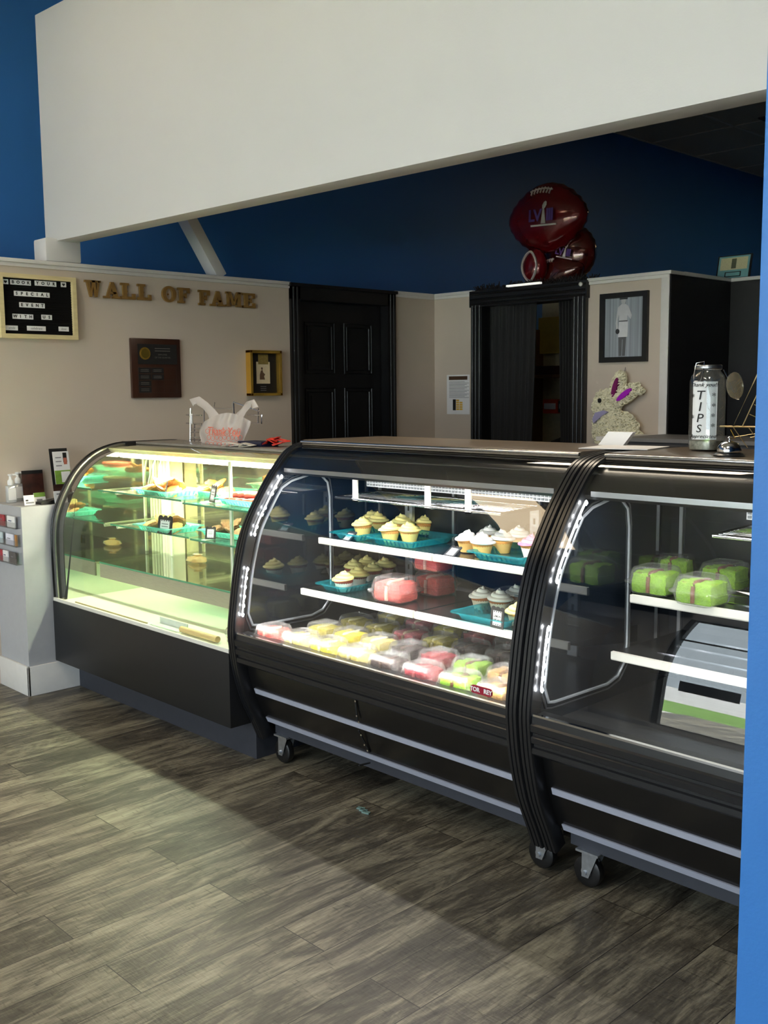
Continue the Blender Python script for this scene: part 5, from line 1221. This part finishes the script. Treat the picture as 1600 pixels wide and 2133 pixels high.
# bag: crumpled translucent body with two handle loops
BG = thin_glass('thin plastic bag', (.95, .9, .88), .05, .25, diffuse=.80, dcol=(.86, .80, .76), bump=.3)
root = empty('plastic_bag', (D(470, 940).x, 2.89, zt), 'white plastic carrier bag with red print hanging open on the chrome stand', 'bag')
outl = [(415, 940), (420, 915), (422, 890), (418, 880), (428, 872), (440, 866), (452, 862), (468, 857), (482, 858), (494, 866), (508, 872), (520, 878), (516, 895), (510, 915), (505, 940)]
n = len(outl); f0 = [D(px, py, 2.87) for px, py in outl]; 
bm_ = MB(); rings = []
for t, yo in ((0, 0), (.5, -.035), (1, .05)):
    pass
NU, NV = 26, 18; vs = []
for side in (0, 1):
    for j in range(NV+1):
        v = j/NV
        for i in range(NU+1):
            u = i/NU
            # interpolate left and right borders
            L_x = 415+ (7*sin(v*3)) ; L_x = 413+10*v+4*sin(v*7); R_x = 506+14*v-3*sin(v*5); py = 940-(62+18*sin(pi*u)*1.0)*v
            px = L_x+(R_x-L_x)*u; bul = sin(pi*u)*(.055*(1-v*.35)); wr = .012*noise.noise(Vector((u*7, v*3, side*5)))+.008*sin(u*26+2*v)*v
            vs.append(D(px, py, 2.90+(-bul if side == 0 else bul)+wr))
K = (NU+1)*(NV+1); fs = []
for s_ in (0, 1):
    for j in range(NV):
        for i in range(NU):
            a0 = s_*K+j*(NU+1)+i; fs.append((a0, a0+1, a0+NU+2, a0+NU+1))
for j in range(NV):
    for e in (0, NU): a0 = j*(NU+1)+e; fs.append((a0, a0+NU+1, K+a0+NU+1, K+a0))
body = MB().add(vs, fs).build('bag_body', BG, root, smooth=80)
def strap(pts, w0, y, nm='bag_handle'):
    q = MB(); rr = []
    for k, (px, py, w_) in enumerate(pts):
        c_ = D(px, py, y); a = pts[max(k-1, 0)]; b = pts[min(k+1, len(pts)-1)]; t = Vector((b[0]-a[0], b[1]-a[1])).normalized(); nx, ny = -t.y, t.x
        l = D(px+nx*w_, py+ny*w_, y-.006*((k % 2)*2-1)); r = D(px-nx*w_, py-ny*w_, y+.006*((k % 2)*2-1))
        m_ = (l+r)/2+Vector((0, -.012, 0)); rr.append([l, m_, r, (l+r)/2+Vector((0, .012, 0))])
    q.ring(rr, True, (True, True)); q.build(nm, BG, body, smooth=70)
strap([(408, 843, 7), (400, 834, 6), (412, 834, 9), (428, 845, 8), (440, 858, 9), (448, 872, 12)], 6, 2.90)
strap([(532, 850, 7), (527, 836, 5), (518, 842, 7), (508, 855, 6), (498, 868, 9)], 6, 2.90)
# red print low on the front of the bag
pm = mat('faded red print', (226, 120, 100), .7, var=.1)
q = MB()
for r_ in range(3):
    for k in range(9):
        px, py = 432+k*8.2+3*(r_ % 2), 898+r_*13+2*(k % 2)
        u = (px-415)/98; bul = sin(pi*u)*.052
        q.tube([D(px+4*cos(a), py+5*sin(a), 2.90-bul-.014) for a in [2*pi*i/8 for i in range(8)]], .0012, 4, closed=True)
tt_ = text_mb('Thank You', .060, D(465, 900, 2.832), Vector((1, 0, 0)), Vector((0, 0, 1)), Vector((0, -1, 0)), .001, shear=.2)
q.add(tt_.v, tt_.f)
q.build('bag_print', pm, body)
# packets right of the bag
o = MB().box((-3.93, 2.84, zt), (-3.75, 2.94, zt+.022)).build('box_body', mat('dark blue carton', (16, 24, 56), .4)); root = fix(o, 'flat dark blue carton lying on the low case beside the bag', 'box'); root.name = 'dark_carton'
o = MB(); 
for k in range(7): o.obox((-3.72+.03*cos(k*1.3), 2.90+.03*sin(k*2.1), zt+.014+.004*k), (.035*cos(k), .03*sin(k), .008), (-.02, .03, 0), (0, 0, .0015))
fix(o.build('wrapper_pile', mat('crumpled red wrapper', (216, 70, 56), .4, var=.4, scale=20)), 'crumpled red and pink wrapper on the low case by the black frame', 'wrapper')
o = MB(); 
for k in range(6): o.obox((-3.86+.06*cos(k*1.7), 2.80+.012*sin(k*2.1), zt+.005+.002*k), (.05*cos(k*.7), .03*sin(k*.7), .004), (-.02, .03, 0), (0, 0, .001))
fix(o.build('wrapper_pile', mat('crumpled clear wrapper', (216, 214, 205), .25, var=.1)), 'crumpled pale wrapping lying in front of the dark blue carton', 'wrapper')

# ---- left stub counter: sanitiser, cards, brochures
ZS = .9505
def pump(px, py, label, s=1):
    p = at(px, py, 'z', ZS); x, y = p.x, p.y; r = empty('sanitizer_bottle', (x, y, ZS), label, 'bottle', 'hand sanitizer bottles')
    MB().prism(rrect(-.026*s, .026*s, -.015, .015, .010), ZS+.001, ZS+.088*s, lambda u, v, d: (x+v, y+u, d)).build('bottle_body', thin_glass('sanitizer plastic', (.9, .93, .94), .08, .1, diffuse=.55, dcol=(.85, .88, .9)), r, smooth=40, bevel=.003)
    MB().box((x+.0152, y-.02, ZS+.015), (x+.0165, y+.02, ZS+.075)).build('bottle_label', M['paper'], r)
    MB().lathe([(.009, ZS+.088*s), (.0145, ZS+.09*s), (.0155, ZS+.10*s), (.0145, ZS+.113*s), (.008, ZS+.120*s), (.006, ZS+.135*s), (.012, ZS+.140*s), (.012, ZS+.146*s), (.002, ZS+.148*s)], 16, (x, y, 0)).build('pump_head', M['drywhite'], r, smooth=50)
    MB().tube([(x, y, ZS+.143*s), (x+.01, y+.025, ZS+.143*s), (x+.012, y+.034, ZS+.134*s)], .005, 6).build('pump_spout', M['drywhite'], r, smooth=50)
pump(24, 1047, 'left white pump sanitizer bottle on the stub counter', 1.0); pump(39, 1043, 'right white pump sanitizer bottle on the stub counter', 1.02)
def card(name, c0, w, h, lean, mt, label, cat, yaw=0, stripes=None, th=.003, group=None):
    """upright card facing the shop floor; c0 = bottom centre"""
    r = empty(name, c0, label, cat, group); c0 = Vector(c0)
    Rv = Vector((sin(yaw), cos(yaw), 0)); Nv = Vector((cos(yaw), -sin(yaw), 0)); Uv = (Vector((0, 0, 1))*cos(lean)-Nv*sin(lean)); N2 = Rv.cross(Uv)
    F_ = lambda u, v, d: c0+Rv*u+Uv*v+N2*d
    MB().prism([(-w/2, .0), (w/2, .0), (w/2, h), (-w/2, h)], -th, 0, F_).build('card_face', mt, r)
    for k, (u0, u1, v0, v1, m2) in enumerate(stripes or []):
        MB().prism([(u0*w, v0*h), (u1*w, v0*h), (u1*w, v1*h), (u0*w, v1*h)], 0, .0006+.0001*k, F_).build('card_print', m2, r)
    return r
G1 = mat('leaf green print', (120, 160, 60), .6, var=.2); G2 = mat('dark photo print', (70, 36, 28), .5, var=.5, scale=18); G3 = mat('skin tone print', (190, 110, 90), .6); NV_ = mat('navy print', (34, 46, 100), .6); RD = mat('red photo print', (170, 60, 70), .6, var=.4, scale=30)
card('leaning_poster', (-5.085, 2.365, ZS+.001), .115, .155, .1, G2, 'dark reddish poster card leaning on the wall behind the sanitizer bottles', 'poster', stripes=[(-.5, .5, .88, 1, M['ink'])])
card('business_card', (-4.86, 2.235, ZS+.001), .055, .05, .25, M['paper'], 'small white card standing before the sanitizer bottles', 'card', stripes=[(-.35, -.1, .4, .55, M['ink']), (-.35, .4, .15, .3, M['greyink'])])
card('business_card', (-4.90, 2.31, ZS+.001), .06, .055, .25, M['paper'], 'small green and white card on the stub counter', 'card', stripes=[(-.5, .5, .6, 1, G1), (-.3, .2, .1, .4, M['greyink'])])
bs = at(112, 1030, 'z', ZS+.03); bs = Vector((-4.97, 2.475, 0))
card('brochure_stand', (bs.x-.008, bs.y, ZS+.001), .10, .27, .16, M['ink'], 'leaning brochure rack with a green and white leaflet, left of the low case', 'brochure rack', stripes=[(-.5, .5, .0, .3, G2)])
card('leaflet', (bs.x+.012, bs.y-.005, ZS+.085), .088, .17, .16, M['paper'], 'white and green leaflet with a portrait, standing in the brochure rack', 'leaflet', stripes=[(-.5, .5, 0, .42, G1), (-.1, .46, .05, .38, M['paper']), (.12, .36, .66, .96, M['ink']), (.14, .34, .60, .80, G3), (-.36, 0, .55, .58, M['greyink']), (-.36, 0, .68, .71, M['greyink']), (-.36, 0, .80, .83, M['greyink'])])
o = MB().prism([(-.09, 0), (.09, 0), (.09, .012), (.0, .022), (-.09, .05)], -.03, .03, lambda u, v, d: (-4.86+d, 2.37-u, ZS+v)).build('card_tray', M['black']); fix(o, 'black sloping card holder on the stub counter', 'card holder')
card('business_card', (-4.823, 2.385, ZS+.002), .07, .062, .2, M['paper'], 'white business card standing in the black sloping holder', 'card', stripes=[(-.3, .1, .7, .8, M['greyink']), (-.3, .3, .3, .36, M['greyink'])])
o = MB().prism([(-.03, 0), (.03, 0), (0, .045)], -.02, .02, lambda u, v, d: (-4.90+d, 2.50+u, ZS+.001+v)).build('folded_card', M['paper']); fix(o, 'small white folded tent card beside the brochure rack', 'card')
# wall pockets with business cards on the front of the stub
YP = 2.16
root = empty('card_wall_rack', (-4.93, YP, .66), 'clear three-tier business card rack on the front of the stub wall', 'card rack')
for k, z_ in enumerate((.665, .755, .845)):
    CL2 = thin_glass('clear acrylic', (.93, .94, .95), .08, .02)
    q = MB(); q.box((XF, YP-.030, z_), (-4.81, YP-.028, z_+.03)); q.box((XF, YP-.030, z_-.002), (-4.81, YP, z_)); q.box((-4.812, YP-.03, z_), (-4.81, YP, z_+.06)); q.build('card_pocket', CL2, root)
cc = [(-5.03, .667, .075, RD, 'red and white'), (-4.88, .667, .07, mat('grey slate card', (96, 92, 90), .6, var=.2), 'dark grey'), (-4.965, .667, .06, M['paper'], 'white, small dark mark'),
      (-5.04, .757, .10, mat('pale blue card', (206, 222, 226), .6), 'pale blue'), (-4.905, .757, .085, mat('lavender white card', (226, 226, 240), .6), 'white with curved line'), (-4.835, .757, .02, mat('orange card edge', (196, 140, 80), .6), 'narrow orange'),
      (-4.985, .847, .06, RD, 'red and pink'), (-4.88, .847, .09, M['paper'], 'white with a small portrait')]
for k, (cx_, cz_, w_, mt, nm) in enumerate(cc):
    r = empty('business_card', (cx_, YP-.018, cz_), '%s business card in the %s tier of the wall rack' % (nm, ('lowest', 'middle', 'top')[int(round((cz_-.667)/.09))]), 'card', 'cards in the wall rack')
    MB().box((cx_-w_/2, YP-.020, cz_), (cx_+w_/2, YP-.014, cz_+.055)).build('card_face', mt, r)
    if w_ > .05: MB().box((cx_-w_*.3, YP-.0206, cz_+.03), (cx_+w_*.1, YP-.020, cz_+.034)).build('card_print', M['greyink'] if mt is not M['paper'] else NV_, r)
# small debris on the floor
o = MB()
for k in range(3): o.obox((-2.60+.02*k, 2.38-.006*k, .003), (.014, .004, 0), (-.003, .008, 0), (0, 0, .002))
fix(o.build('plastic_scrap', mat('pale plastic scrap', (120, 150, 146), .3)), 'crumpled bit of pale plastic on the floor under the middle case', 'scrap')
